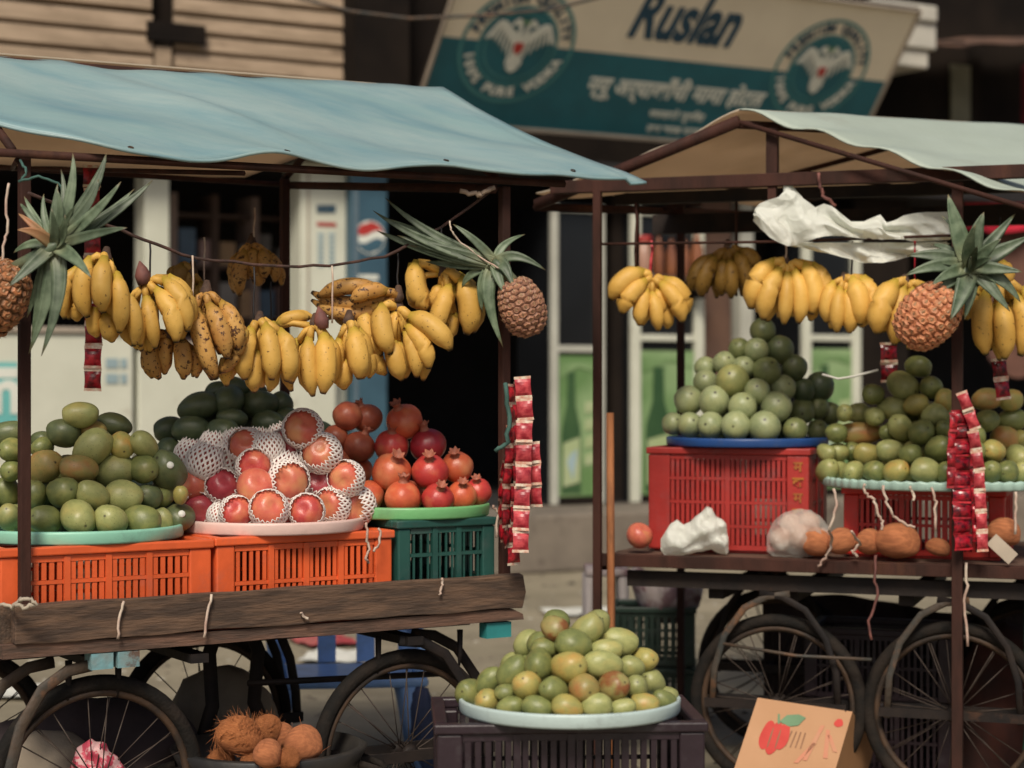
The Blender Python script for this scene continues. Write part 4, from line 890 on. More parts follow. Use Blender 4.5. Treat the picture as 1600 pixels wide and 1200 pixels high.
# netted apples
rows = [[(313,797,44,42,'m','o'), (369,801,44,38,'r','o'), (420,796,50,44,'c','o'), (479,799,46,40,'r','o'), (519,789,48,42,'c','o'), (556,790,46,50,'c','o'), (344,806,34,30,'r','n')],
        [(301,757,38,40,'c','x'), (348,759,44,44,'m','o'), (399,761,50,48,'c','x'), (451,751,52,48,'c','o'), (502,755,48,48,'m','o'), (541,748,42,46,'c','o')],
        [(320,722,50,42,'r','n'), (352,722,46,42,'r','n'), (397,729,44,42,'r','o'), (486,729,50,44,'r','n'), (445,731,44,40,'r','n')],
        [(298,712,44,36,'r','n'), (335,700,46,34,'r','n'), (386,698,50,40,'c','o'), (445,700,48,40,'m','o'), (502,708,50,48,'c','o'), (420,700,40,36,'c','n')],
        [(473,670,50,46,'c','o'), (440,684,40,32,'r','n'), (405,690,40,28,'r','n'), (370,690,40,26,'r','n')]]
for f in heap('apple', 'apple', me_apple, rows, pink, .315, pink.z+.008, .30, 'netted apple heap', 'apples in foam nets on the pinkish tray', 'rc', 'apple', grow=1.2):
    o, ex, rr = f[12], f[8], f[11]
    if ex == 'x': continue
    k = link('foam_net', random.choice(me_net if ex == 'o' else me_net[1:2]), o); p = f[10]
    q = o.rotation_quaternion.to_matrix().inverted()
    d = Vector((random.uniform(-.4, .4), -1, random.uniform(-.05, .5))) if ex == 'o' else Vector((random.uniform(-.5, .5), .3, 1))
    k.rotation_mode = 'QUATERNION'; k.rotation_quaternion = (q @ d.normalized()).to_track_quat('Z', 'Y') @ Quaternion((0, 0, 1), random.random()*6)
# pomegranates
rows = [[(575,775,44,44,'P'), (629,778,56,44,'P'), (684,780,50,40,'Q'), (721,775,42,43,'P'), (746,768,36,42,'Q')],
        [(531,722,40,38,'B'), (558,736,45,40,'P'), (612,738,56,53,'P'), (672,738,54,48,'Q'), (714,730,43,47,'P')],
        [(524,684,38,36,'B'), (561,698,47,42,'B'), (612,697,49,46,'Q'), (669,696,53,46,'D')],
        [(543,650,42,40,'B'), (574,654,42,42,'B'), (632,659,52,50,'P')]]
for f in heap('pomegranate', 'pomegranate', me_pom, rows, grn, .29, grn.z+.008, .30, 'leaf green tray heap', 'pomegranates heaped on the green tray', 'PQB', 'pom'):
    link('calyx', me_calyx, f[12])
# foreground mangoes
rows = Z1(680, 920, 3.636)([
 [(200,620,142,160,'g'), (300,650,142,130,'y'), (430,672,145,115,'g'), (580,678,162,130,'g'), (750,674,166,132,'y'), (920,668,162,134,'l'), (1065,678,138,105,'l'), (1190,662,152,118,'y'), (1295,660,132,112,'g')],
 [(310,525,142,135,'g','sl'), (400,590,115,90,'g'), (522,560,162,150,'y'), (675,580,148,132,'g'), (845,565,172,156,'o'), (1010,560,164,152,'b'), (1142,560,125,132,'l'), (1235,535,132,136,'l'), (1320,605,108,95,'l')],
 [(440,470,158,160,'g','sl'), (587,425,154,165,'g'), (755,445,182,166,'y'), (950,430,208,142,'l'), (1112,445,138,122,'l'), (1185,400,124,140,'y')],
 [(620,338,142,112,'g'), (785,315,192,158,'g'), (975,345,172,110,'l'), (1042,300,204,142,'l')],
 [(680,225,152,132,'b'), (860,238,155,180,'l','sl'), (915,190,142,132,'l')]])
heap('mango', 'mango', me_mango, rows, Vector((fc.x, fc.y, 0)), .31, ftz+.008, .36, 'foreground heap', 'mangoes heaped on the pale blue tray', 'gl', tight=.92)
# green guavas on the blue tray
rows = Z1(980, 480, 2.857)([
 [(205,520,85,95,'p'), (280,525,98,102,'p'), (372,527,108,110,'p'), (485,530,122,116,'p'), (613,535,128,130,'p'), (750,548,104,96,'v'), (850,550,88,84,'v')],
 [(275,415,118,116,'p'), (390,420,128,122,'p'), (515,445,118,112,'p'), (665,445,128,122,'p'), (780,465,100,110,'v'), (850,450,94,92,'v'), (905,475,90,92,'v')],
 [(350,335,112,86,'p'), (470,328,122,140,'l'), (580,375,104,102,'p'), (695,360,104,102,'p'), (785,372,100,92,'k'), (858,355,126,110,'k')],
 [(350,270,84,92,'p'), (434,248,92,92,'p'), (520,270,94,92,'p'), (622,285,108,116,'v'), (745,270,108,102,'d')],
 [(500,185,88,84,'v'), (577,192,94,102,'p'), (680,190,124,106,'d')],
 [(605,105,110,96,'d')]])
heap('guava', 'guava', me_guava, rows, Vector((bt.x, bt.y-.03, 0)), .345, btz+.008, .50, 'blue tray heap', 'guavas heaped on the blue tray', 'vpd', 'guava')
# mangoes on the aqua tray
rows = Z1(1250, 540, 3.157)([
 [(135,615,95,95,'l'), (190,620,92,92,'l'), (265,620,92,92,'l'), (368,622,102,88,'g'), (473,620,108,96,'y'), (617,618,126,106,'l'), (720,625,80,92,'g'), (850,622,100,95,'g'), (945,620,92,100,'g'), (1020,620,95,100,'g'), (1100,630,90,92,'l')],
 [(130,525,74,72,'l'), (190,525,94,78,'l'), (258,525,74,82,'g'), (330,532,116,92,'y'), (440,515,112,92,'l'), (543,535,98,84,'g'), (683,510,106,110,'g'), (850,530,105,95,'g'), (955,520,95,100,'y'), (1078,548,106,94,'l')],
 [(180,430,94,82,'g'), (295,430,200,92,'o'), (430,432,70,64,'g'), (497,405,112,102,'l'), (598,430,116,106,'g'), (715,420,80,84,'g'), (850,440,100,90,'g'), (1010,460,120,106,'o'), (1095,465,90,80,'y')],
 [(220,335,76,74,'l'), (288,335,112,82,'l'), (367,350,84,88,'l'), (455,310,112,102,'l'), (575,290,108,92,'y'), (665,345,112,92,'l'), (925,370,94,102,'g'), (1040,370,132,102,'g')],
 [(360,240,98,92,'g'), (507,195,126,112,'l'), (645,205,104,98,'g'), (712,270,78,100,'y'), (925,265,132,92,'o'), (1040,270,104,92,'y')],
 [(585,105,112,92,'g')]])
heap('mango', 'mango', me_mango, rows, at, .47, at.z+.008, .46, 'aqua tray heap', 'mangoes heaped on the woven aqua tray', 'gly', grow=1.23)

# ------------------------------------------------------------------ bananas
def banana(parent, p0, p1, r, bow, mt, root):
    d = p1-p0; ln = d.length; n = 11; pts = []; rad = []
    prof = [.42, .56, .84, .97, 1.0, 1.0, 1.0, .99, .95, .82, .50, .26]
    for i in range(n+1):
        a = i/n; q = p0+d*a+bow*(4*a*(1-a)); pts.append(q-root); rad.append(r*prof[i])
    mb = MB(); vs0 = len(mb.v); mb.tube(pts, rad, 10, None, True)
    for i, v in enumerate(mb.v):          # five-sided feel
        c = pts[i//10]; j = i % 10; mb.v[i] = c+(v-c)*(1+(.085 if j % 2 == 0 else -.055))
    return mb.build('banana', mt, parent)
def hand(crown, D, fingers, mt, lab, group, hang=None, hangmat=None, dscale=1):
    c = P(crown[0], crown[1], D); t = thing('banana_hand', lab, 'bananas', c, 0, group)
    fingers = list(fingers)+[(f[0]+random.uniform(4, 9)*random.choice((-1, 1)), f[1]+random.uniform(-4, 6), f[2]+random.uniform(5, 11)*random.choice((-1, 1)), f[3]-random.uniform(-6, 10), f[4]*.92, .05, *(f[6:7])) for f in fingers[:5]]
    mb = MB(); mb.tube([Vector((0, .02, .035)), Vector((0, .01, .018)), Vector((0, 0, -.002)), Vector((0, -.006, -.02))], [.010, .015, .022, .012], 9); mb.build('stem', m_stemb, t)
    for i, f in enumerate(fingers):
        x0, y0, x1, y1, w = f[:5]; dz = f[5] if len(f) > 5 else -.02*(i % 3); mm = f[6] if len(f) > 6 else mt
        d0 = D+dz*.4; d1 = D+dz
        p0, p1 = P(x0, y0, d0), P(x1, y1, d1); r = w/2*D/F*1.18; p1 = p1+(p1-p0)*.07
        side = ((x0+x1)/2-crown[0]); dirp = Vector((p1.z-p0.z, 0, -(p1.x-p0.x))).normalized()
        if dirp.x*side < 0: dirp = -dirp
        ln = (p1-p0).length; k = min(1, abs(side)/30)
        bow = dirp*ln*.13*k+Vector((0, -1, 0))*ln*(.13-.05*k)
        banana(t, p0, p1, r, bow, mm, c)
        # neck from the crown to the finger
        if math.hypot(x0-crown[0], y0-crown[1]) < 75:
            mb = MB(); mb.tube([Vector((0, 0, -.006)), (p0-c)*.55+Vector((0, -.012, .006)), (p0-c)+(p1-p0)*.06], [.013, r*.42, r*.55], 8, None, True); mb.build('neck', mm, t)
    return t
gl = 'banana hands strung along the left cart'; gr = 'banana hands hung on the right cart'
def DB(px, dv=.1): return L.D_at(px, dv)
V = mb_very
hand((165, 404), DB(160), [(124,416,103,493,20,0), (143,402,138,490,25,-.03), (163,402,162,483,27,-.05), (181,426,186,514,24,-.03), (194,455,208,535,20,.0), (148,480,152,524,20,.03), (165,490,175,531,24,.03), (130,470,122,500,18,.03)], mb_ripe, 'spotted banana hand partly behind the left pineapple leaves', gl)
hand((228, 444), DB(235), [(211,471,221,543,20,0), (198,474,207,536,19,.02), (228,461,242,539,21,-.03), (242,451,273,530,26,-.05), (254,435,291,513,25,-.03), (262,440,294,495,20,.0)], mb_ripe, 'banana hand with pointed bract left of the first string', gl)
hand((266, 520), DB(262, .16), [(236,530,249,588,22,.0,V), (262,520,258,580,21,.03,V), (280,525,286,588,24,-.01,V), (297,540,301,585,17,.03,V), (230,520,236,555,18,.04)], V, 'small dark spotted banana tier low below the bract', gl)
hand((322, 456), DB(330), [(304,477,336,585,25,-.04,V), (325,474,353,555,26,-.05,V), (343,471,369,542,24,-.03,V), (379,516,346,577,16,.0), (312,500,320,570,18,.03)], V, 'heavily spotted banana hand at the lowest string knot', gl)
hand((300, 425), DB(300, .5), [(288,412,281,448,22,0), (296,420,294,460,20,.02), (312,440,322,475,18,.03)], mb_dull, 'dull banana hand half hidden behind the spotted hand', gl)
hand((393, 381), DB(395, .75), [(385,390,375,458,21,-.02), (398,387,393,430,19,.0), (408,390,413,432,18,-.02), (418,393,428,438,15,0), (372,396,369,440,15,.02), (400,420,404,445,18,.02)], mb_very, 'short banana hand hung highest on its own string', gl)
hand((405, 504), DB(400), [(377,535,356,599,21,0), (395,512,384,588,28,-.04), (400,545,398,608,25,.0), (414,506,424,588,27,-.05), (436,515,447,591,26,-.03), (424,560,421,608,19,.03)], mb_ripe, 'yellow banana hand hanging left of the rear post', gl)
hand((492, 507), DB(490), [(466,530,457,606,19,.0), (483,526,489,613,23,-.04), (505,522,505,609,29,-.05), (434,508,480,498,18,.02)], mb_ripe, 'banana hand with reddish bract below the white notice pillar', gl)
hand((545, 502), DB(545), [(531,528,530,590,21,0), (551,513,561,587,29,-.04), (538,560,538,605,24,.02), (562,540,566,588,20,.02)], mb_ripe, 'stubby banana hand between bract hand and sideways bananas', gl)
hand((622, 463), DB(575, .14), [(600,458,503,463,22,.0,mb_very), (607,455,552,470,22,-.04,mb_very), (600,478,503,476,19,.03,mb_very), (575,498,525,492,18,.06,mb_dull)], mb_very, 'banana hand lying sideways on top of the row', gl)
hand((622, 480), DB(615), [(572,480,595,550,24,0), (598,475,610,548,28,-.05), (612,530,627,590,25,-.01), (585,540,602,582,21,.03), (632,515,650,585,22,-.02), (634,508,668,572,25,-.04), (637,494,700,545,28,-.06)], mb_ripe, 'widest banana hand fanning right in front of the blue cooler', gl)
hand((690, 424), DB(690), [(652,408,667,480,27,-.03), (702,445,680,515,25,-.04), (718,432,728,517,31,-.03), (705,490,699,527,20,.02), (690,445,675,478,18,.02), (648,440,655,480,20,.03)], mb_ripe, 'topmost right banana hand below the pineapple leaves', gl)
# bracts
for (cx, cy, lab) in ((223, 430, 0), (502, 500, 1)):
    t = [o for o in bpy.data.objects if o.get('label', '').startswith(('banana hand with pointed', 'banana hand with reddish')[lab])][0]
    mb = MB(); p = P(cx, cy, t.location.y-.02)-t.location; mb.tube([p+Vector((.005, 0, -.03)), p, p+Vector((-.004, 0, .02)), p+Vector((-.01, 0, .045))], [.02, .026, .018, .002], 8); mb.build('bract', m_bract, t)
DR = lambda px, v=.02: R.D_at(px, v)
hand((1018, 436), DR(1018), [(1007,425,957,466,27,-.03), (1010,438,974,487,25,-.05), (1011,451,1000,505,20,-.04), (1018,455,1028,513,19,-.03), (1026,450,1032,490,17,.0), (1029,442,1064,500,23,-.03), (1035,436,1071,487,25,.0), (1033,470,1042,511,18,.03)], mb_fresh, 'clean yellow banana hand on pink ribbon near left post', gr)
hand((1138, 388), DR(1138, .5), [(1115,400,1080,452,20,-.02), (1120,402,1098,460,23,-.03), (1130,405,1128,458,20,0), (1140,405,1142,462,20,-.02), (1148,395,1167,455,22,-.02), (1155,390,1182,425,20,.0)], mb_dull, 'dull brownish banana hand hanging further back', gr)
hand((1228, 414), DR(1228), [(1210,408,1176,478,27,-.02), (1220,420,1195,495,26,-.05), (1230,424,1225,502,20,-.04), (1240,420,1247,500,23,-.04), (1254,412,1266,486,26,-.05), (1268,412,1284,480,25,-.02), (1260,455,1265,498,19,.02), (1195,460,1190,488,18,.03)], mb_fresh, 'plump banana hand under the crumpled white sheet', gr)
hand((1320, 440), DR(1320), [(1304,440,1293,500,20,0), (1313,448,1308,515,20,-.03), (1322,452,1327,516,21,-.03), (1330,434,1342,503,28,-.05), (1342,434,1363,500,24,-.02), (1346,470,1344,508,21,.02)], mb_fresh, 'banana hand with bruise between plump hand and pineapple', gr)
hand((1415, 444), DR(1415), [(1402,440,1373,517,30,-.05), (1412,445,1398,533,24,-.02), (1423,447,1420,540,23,0), (1438,444,1452,505,23,.0), (1430,445,1440,520,22,.03)], mb_fresh, 'banana hand half hidden by the right pineapple', gr)
hand((1562, 438), DR(1562), [(1541,456,1541,548,26,-.02,mb_ripe), (1562,470,1569,555,26,-.04), (1585,460,1593,550,27,-.03), (1530,452,1521,495,20,.02), (1566,408,1572,443,20,.0), (1595,450,1612,543,25,0)], mb_ripe, 'spotted banana hand at the right edge beyond the pineapple', gr)

# hanging lines
def line(name, lab, pts, r, mt, cat='cord', group=None): return string(name, lab, pts, r, mt, None, group, cat)
line('rope', 'brown sagging rope carrying the left banana row', [(45, 300, DB(45, .0)), (150, 345, DB(150, .1)), (225, 373, DB(225, .1)), (305, 403, DB(305, .1)), (420, 416, DB(420, .1)), (515, 416, DB(515, .1)), (600, 401, DB(600, .1)), (690, 355, DB(690, .1)), (770, 296, DB(770, .02))], .0055, m_rope, 'rope')
gs = 'strings holding bananas'
for (x, y0, y1, dv, lab) in ((302, 398, 478, .08, 'pale string holding the heavily spotted hand'), (320, 370, 440, .5, 'short pale string behind the heavily spotted hand'), (398, 325, 385, .75, 'grey string holding the highest banana hand'), (398, 418, 510, .1, 'dark string left of the rear post'), (520, 415, 505, .06, 'grey blue string in front of the sideways bananas'), (423, 440, 510, .5, 'thin dark string beside the rear post'), (690, 355, 420, .1, 'dark string holding the topmost right hand'), (235, 376, 440, .1, 'dark string above the pointed bract'), (622, 395, 470, .12, 'dark string above the widest banana hand')):
    line('string', lab, [(x, y0, DB(x, dv)), (x-1, y1, DB(x, dv))], .0032, m_raffia if 'pale' in lab or 'grey' in lab else m_wire, 'string', gs)
for (x, y0, y1, mt, lab) in ((1018, 375, 436, m_pktp, 'pink ribbon holding the first right banana hand'), (1142, 377, 388, m_wire, 'short wire holding the dull banana hand'), (1228, 377, 414, m_raffia, 'pale cord above the plump banana hand'), (1331, 377, 440, m_wire, 'dark cord hanging below the white sheet'), (1430, 377, 444, m_pktd, 'thin red cord left of the pineapple crown'), (1562, 340, 438, m_wire, 'dark cord above the rightmost bananas'), (994, 318, 420, m_post, 'thin brown cord beside the pink ribbon')):
    line('cord', lab, [(x, y0, DR(x)), (x, y1, DR(x))], .006 if 'ribbon' in lab else .0035, mt, 'cord', 'cords on the right cart')
line('wood_stub', 'pale broken stick tied at the right end of the rope', [(722, 300, DB(740, .0)), (742, 302, DB(740, .0)), (752, 305, DB(745, .0)), (773, 293, DB(770, .0))], .009, mat('bare_wood', (.40,.30,.22), None, 9, .8), 'stick')
line('hook', 'pinkish hook hung over the tie beam', [(1278, 272, DR(1278, -.07)), (1280, 292, DR(1278, -.07)), (1290, 310, DR(1290, -.06)), (1306, 322, DR(1300, -.05))], .007, m_bract, 'hook')

# ------------------------------------------------------------------ pineapples
def pine_body(parent, c, axis, ra, rl, eye, rim, root):
    rnd = random.Random(int(ra*1e4)); q = axis.to_track_quat('Z', 'Y'); nu, nv = 28, 18; mt = pine_mat('pineapple_skin', eye, rim)
    def surf(th, ph, k=1.0): return Vector((math.sin(ph)**.8*ra*k*math.cos(th), math.sin(ph)**.8*ra*k*math.sin(th), math.cos(ph)*rl*k))
    vs = [c+q @ surf(2*math.pi*i/nu, math.pi*j/nv, .96)-root for j in range(nv+1) for i in range(nu)]
    mb = MB(); mb.add(vs, [(j*nu+i, j*nu+(i+1) % nu, (j+1)*nu+(i+1) % nu, (j+1)*nu+i) for j in range(nv) for i in range(nu)], None, [.25]*len(vs)); body = mb.build('fruit_body', mt, parent)
    nr, ne = 13, 15; mb = MB()
    for j in range(nr):
        ph = math.pi*(.07+.88*(j+.5)/nr); n_ = max(5, int(ne*math.sin(ph)**.7+.5))
        for i in range(n_):
            th = 2*math.pi*(i+(j % 2)*.5+rnd.uniform(-.10, .10))/n_; p_ = ph+rnd.uniform(-.025, .025); p = surf(th, p_, .965)
            nrm = (surf(th, p_, 1.05)-p).normalized(); up = (surf(th, p_-.05)-surf(th, p_)); up = (up-nrm*up.dot(nrm)).normalized(); sd = up.cross(nrm)
            hw = math.pi*ra*math.sin(ph)**.8/n_*1.06*rnd.uniform(.92, 1.04); hh = math.pi*.88*rl/nr*.60*(1.0 if math.sin(ph) > .5 else .8); ht = min(hw, hh)*rnd.uniform(.34, .55); v_ = rnd.uniform(.55, 1)
            ring = [(math.cos(k*math.pi/3+.52)*hw*1.08, math.sin(k*math.pi/3+.52)*hh*1.08) for k in range(6)]; mid = [(x*.62, y*.62) for x, y in ring]
            v3 = [p+sd*x+up*y-nrm*ht*.15 for x, y in ring]+[p+sd*x+up*y+nrm*ht for x, y in mid]+[p+nrm*ht*.72-up*hh*.05]
            at = [.2]*6+[.62*v_+.05*rnd.random()]*6+[.42*v_]
            fs = [(k, (k+1) % 6, 6+(k+1) % 6, 6+k) for k in range(6)]+[(6+k, 6+(k+1) % 6, 12) for k in range(6)]
            mb.add([c+q @ v-root for v in v3], fs, None, at)
            tip = p+nrm*ht*1.75+up*hh*rnd.uniform(.5, 1.0)+sd*hw*rnd.uniform(-.2, .2); bs = [p+nrm*ht*.8+sd*hw*.26-up*hh*.12, p+nrm*ht*.8-sd*hw*.26-up*hh*.12, p+nrm*ht*1.15-up*hh*.2]
            mb.add([c+q @ v-root for v in bs+[tip]], [(0, 1, 2), (0, 2, 3), (2, 1, 3), (1, 0, 3)], None, [.85, .85, .95, .99])
    e = mb.build('skin_eyes', mt, parent, False); e['kind'] = 'stuff'; return body
def leaf(parent, root, base, ctrl, tip, w, D, mt, dd=0, dctrl=0):
    p0, p1, p2 = P(*base, D), P(*ctrl, D+dctrl), P(*tip, D+dd); n = 10; vs = []; at = []
    for i in range(n+1):
        a = i/n; p = p0*(1-a)**2+p1*2*a*(1-a)+p2*a*a; t = ((p1-p0)*(1-a)+(p2-p1)*a).normalized()
        s = t.cross(Vector((0, -1, .15))).normalized(); nrm = s.cross(t).normalized()
        if nrm.y > 0: nrm = -nrm
        wd = w*(D/F)*.5*((1-a)**.62)*(.75+.9*a*(1-a)*1.6)+.0006; th = .0022*(1-a)+.0004
        for (k, h) in ((-1, .35), (-.5, .08), (0, -.02), (.5, .08), (1, .35)): vs.append(p+s*wd*k+nrm*wd*h-root); at.append(a)
        for (k, h) in ((.5, .08), (0, -.02), (-.5, .08)): vs.append(p+s*wd*k+nrm*(wd*h-th*1.6)-root); at.append(a)
    m = 8; fs = [(i*m+j, i*m+(j+1) % m, (i+1)*m+(j+1) % m, (i+1)*m+j) for i in range(n) for j in range(m)]+[tuple(range(m))[::-1], tuple(range(n*m, n*m+m))]
    mb = MB(); mb.add(vs, fs, None, at); return mb.build('leaf', mt, parent)
def pineapple(lab, bc, bD, axis, ra, rl, cc, cD, leaves, eye, rim, Z):
    c = P(*bc, bD); t = thing('pineapple', lab, 'pineapple', c, 0, 'pineapples hung on the carts')
    pine_body(t, c, axis.normalized(), ra, rl, eye, rim, c)
    k = P(*cc, cD)-c; e = axis.normalized()*rl*.9
    mb = MB(); mb.tube([e, e.lerp(k, .5), k, k+(k-e).normalized()*.02], [.02, .02, .017, .008], 8); mb.build('crown_core', m_leaf, t)
    for i, (ct, tp, w, *r) in enumerate(leaves):
        ct, tp = Z(*ct), Z(*tp); dd = r[0] if r else random.uniform(-.08, .05)
        b = (cc[0]+(ct[0]-cc[0])*.08, cc[1]+(ct[1]-cc[1])*.08)
        leaf(t, c, b, ct, tp, w, cD, r[1] if len(r) > 1 else m_leaf, dd, dd*.4-.02)
    return t
Za = lambda x, y: (x/2.857, 220+y/2.857)
pineapple('pineapple with long drooping leaves hung at the left post', (-8, 468), 5.62, Vector((.55, -.1, .8)), .088, .125, (84, 385), 5.58, [
 ((150,340),(108,248),15,.05), ((185,340),(195,238),15,.04), ((235,330),(258,190),16,.0), ((310,260),(272,128),16,.05), ((345,230),(325,55),22,.02), ((290,330),(255,215),15,-.03), ((320,300),(335,300),12,-.1),
 ((440,230),(475,55),26,.03), ((430,270),(440,170),20,.0), ((440,330),(540,182),22,-.02), ((520,340),(682,176),24,.06), ((450,370),(600,215),18,.05), ((450,405),(568,388),20,-.08),
 ((330,500),(408,612),26,-.12), ((310,640),(184,962),30,-.04), ((250,640),(128,952),30,.0), ((200,620),(140,900),28,.03), ((290,600),(215,860),22,.02), ((140,560),(38,652),26,-.08), ((170,520),(60,640),22,-.03), ((190,600),(120,790),24,.04),
 ((170,395),(78,398),22,-.06,m_leafo), ((150,370),(82,325),16,.0,m_leafo), ((130,440),(60,500),18,.02), ((255,420),(230,300),18,-.06), ((300,440),(290,330),18,-.08), ((110,300),(90,280),12,.05)], (.66,.25,.10), (.16,.075,.03), Za)
Zb = lambda x, y: (380+x/3.158, 260+y/3.158)
pineapple('pineapple tilted sideways hung at the right post of left cart', (816, 480), DB(800, -.12), Vector((-.35, -.05, 1)), .076, .104, (776, 412), DB(790, -.10), [
 ((900,400),(640,218),20,.0), ((900,350),(700,155),18,.03), ((920,440),(660,318),24,.05), ((1000,420),(760,340),22,.0), ((960,360),(705,255),18,.06), ((1050,440),(820,390),26,.02), ((1050,490),(900,470),22,.06),
 ((1140,350),(1035,285),16,.0), ((1250,380),(1390,335),16,.05), ((1330,400),(1492,512),20,-.03), ((1300,420),(1440,470),18,.03), ((1290,460),(1335,600),24,-.06), ((1240,520),(1300,640),22,-.05), ((1160,600),(1282,892),26,-.02), ((1180,640),(1240,800),24,.03), ((1150,560),(1180,720),22,.02), ((1100,520),(1080,600),18,.04), ((1120,470),(990,470),20,.04)], (.58,.28,.16), (.20,.09,.055), Zb)
Zc = lambda x, y: (1150+x/3.556, 250+y/3.556)
pineapple('plump orange pineapple with star shaped crown on the right cart', (1450, 494), 7.02, Vector((.55, -.1, .6)), .104, .134, (1514, 418), 7.0, [
 ((1215,360),(1178,190),34,.0), ((1290,440),(1140,308),14,.06), ((1320,420),(1378,288),34,-.03), ((1270,480),(1330,360),26,-.12), ((1140,510),(948,532),30,.0), ((1120,560),(938,642),28,-.04), ((1170,470),(1090,470),18,.06), ((1180,620),(1088,692),24,-.08),
 ((1180,680),(1120,740),24,-.05), ((1270,720),(1190,892),36,-.10), ((1320,720),(1268,888),26,-.03), ((1400,680),(1522,842),28,-.06), ((1470,620),(1582,792),28,-.05), ((1430,600),(1592,622),26,-.08), ((1450,520),(1640,420),32,.0), ((1430,440),(1552,298),24,.05), ((1390,500),(1472,438),24,-.08), ((1310,520),(1340,480),20,-.16), ((1290,560),(1310,540),18,-.18), ((1370,560),(1420,545),20,-.14)], (.80,.34,.16), (.42,.14,.06), Zc)
line('twine', 'green twine binding the left pineapple to its post', [(30, 250, 5.72), (42, 268, 5.66), (30, 285, 5.66), (60, 275, 5.64), (90, 285, 5.66), (104, 310, 5.66)], .004, m_twine, 'twine')
line('twine', 'plaited pale cord at the upper left pineapple', [(14, 285, 5.6), (8, 320, 5.6), (12, 350, 5.6), (8, 375, 5.6), (2, 420, 5.6)], .004, m_raffia, 'twine')
line('twine', 'thin white twine round the right pineapple leaves', [(703, 345, DB(700, -.02)), (705, 360, DB(700, -.03)), (712, 372, DB(710, -.03)), (745, 398, DB(745, -.05)), (780, 420, DB(780, -.12))], .003, m_raffia, 'twine')

# ------------------------------------------------------------------ packet strips
def packet_mesh(mt, w, h, seal=None):
    mb = MB(); nu, nv = 6, 8
    for sgn in (-1, 1):
        def fn(a, b, sgn=sgn): return Vector(((a-.5)*w*(1-.10*math.sin(math.pi*b)), sgn*(.0008+.011*max(0, math.sin(math.pi*a))**.6*max(0, math.sin(math.pi*min(1, max(0, (b-.14)/.72))))**.6), -b*h))
        vs = [fn(i/nu, j/nv) for j in range(nv+1) for i in range(nu+1)]
        for j in range(nv): mb.add([vs[j*(nu+1)+i+(nu+1)*0] for i in range(nu+1)]+[vs[(j+1)*(nu+1)+i] for i in range(nu+1)], [(i, i+1, nu+2+i, nu+1+i) for i in range(nu)], 1 if j in (0, nv-1) else 0)
    return mb.mesh('packet', [mt, seal or m_seal], True)
def strip(lab, path, D, w, h, mt, yaw, group='hanging packet strips', seal=None):
    pts = [P(x, y, D) for x, y in path]; t = thing('packet_strip', lab, 'packets', pts[0], 0, group); me = packet_mesh(mt, w, h, seal)
    # walk along the path by packet height
    segs = [(pts[i], pts[i+1]) for i in range(len(pts)-1)]; tot = sum((b-a).length for a, b in segs); n = max(1, int(tot/h)); k = 0
    def at_(d):
        for a, b in segs:
            l = (b-a).length
            if d <= l: return a.lerp(b, d/l), (b-a).normalized()
            d -= l
        return segs[-1][1].copy(), (segs[-1][1]-segs[-1][0]).normalized()
    for i in range(n):
        p, d = at_(i*h+.0001); o = link('packet', me, t); o.location = p-pts[0]
        tilt = math.atan2(d.x, -d.z); o.rotation_euler = (random.uniform(-.12, .12), -tilt, yaw+random.uniform(-.3, .3))
    return t
DP = DB(800, -.13)
strip('rose red packet strip facing us on the right post', [(816, 588), (820, 640), (818, 720), (815, 800), (812, 888)], DP, .058, .075, m_pktp, .1)
strip('red packet strip seen edge on with white seals', [(800, 600), (797, 700), (790, 790), (794, 880)], DP+.02, .06, .07, m_pkt, 1.25)
strip('red packet strip edge on behind the rose red strip', [(806, 596), (806, 700), (802, 800), (803, 890)], DP+.05, .06, .07, m_pkt, 1.05)
strip('short red packet strip behind at right', [(832, 690), (836, 740), (838, 800)], DP+.06, .05, .075, m_pktp, -.3)
strip('edge on packet strip nearest the dark post', [(790, 720), (784, 770), (782, 850)], DP+.06, .05, .07, m_pkt, 1.3)
line('twine', 'green cord tying the packet strips to the right post', [(788, 600, DP-.02), (796, 640, DP-.02), (792, 690, DP-.02), (774, 705, DP-.02)], .008, m_twine, 'twine')
strip('dark red packet strip hanging behind the left pineapple', [(143, 258), (144, 400), (146, 520), (144, 628)], L.D_at(143, .72), .062, .078, m_pkt, .05)
DQ = R.D_at(1497, -.12)
strip('glossy dark red packet strip on the right post', [(1502, 640), (1506, 700), (1504, 800), (1506, 872)], DQ, .080, .058, m_pktd, .1, seal=m_pkt)
strip('rose packet strip hanging outermost on the right post', [(1502, 612), (1516, 650), (1528, 720), (1533, 800), (1537, 890)], DQ-.03, .044, .075, m_pktp, -.2)
strip('narrow scarlet packet strip left on the right post', [(1490, 645), (1486, 700), (1487, 780)], DQ-.01, .035, .07, m_pkt, .2, seal=m_pktp)
strip('scarlet packet strip between the two on right post', [(1519, 640), (1520, 720), (1524, 800), (1526, 850)], DQ-.015, .026, .07, m_pkt, -.1, seal=m_pktd)
strip('small dark packet strip hanging behind right bananas', [(1388, 535), (1390, 602)], R.D_at(1388, .35), .07, .08, m_pktd, .1)
strip('dark red packet strips bunched behind the right post', [(1560, 560), (1566, 610), (1566, 640)], R.D_at(1560, .2), .06, .08, m_pktd, .2)

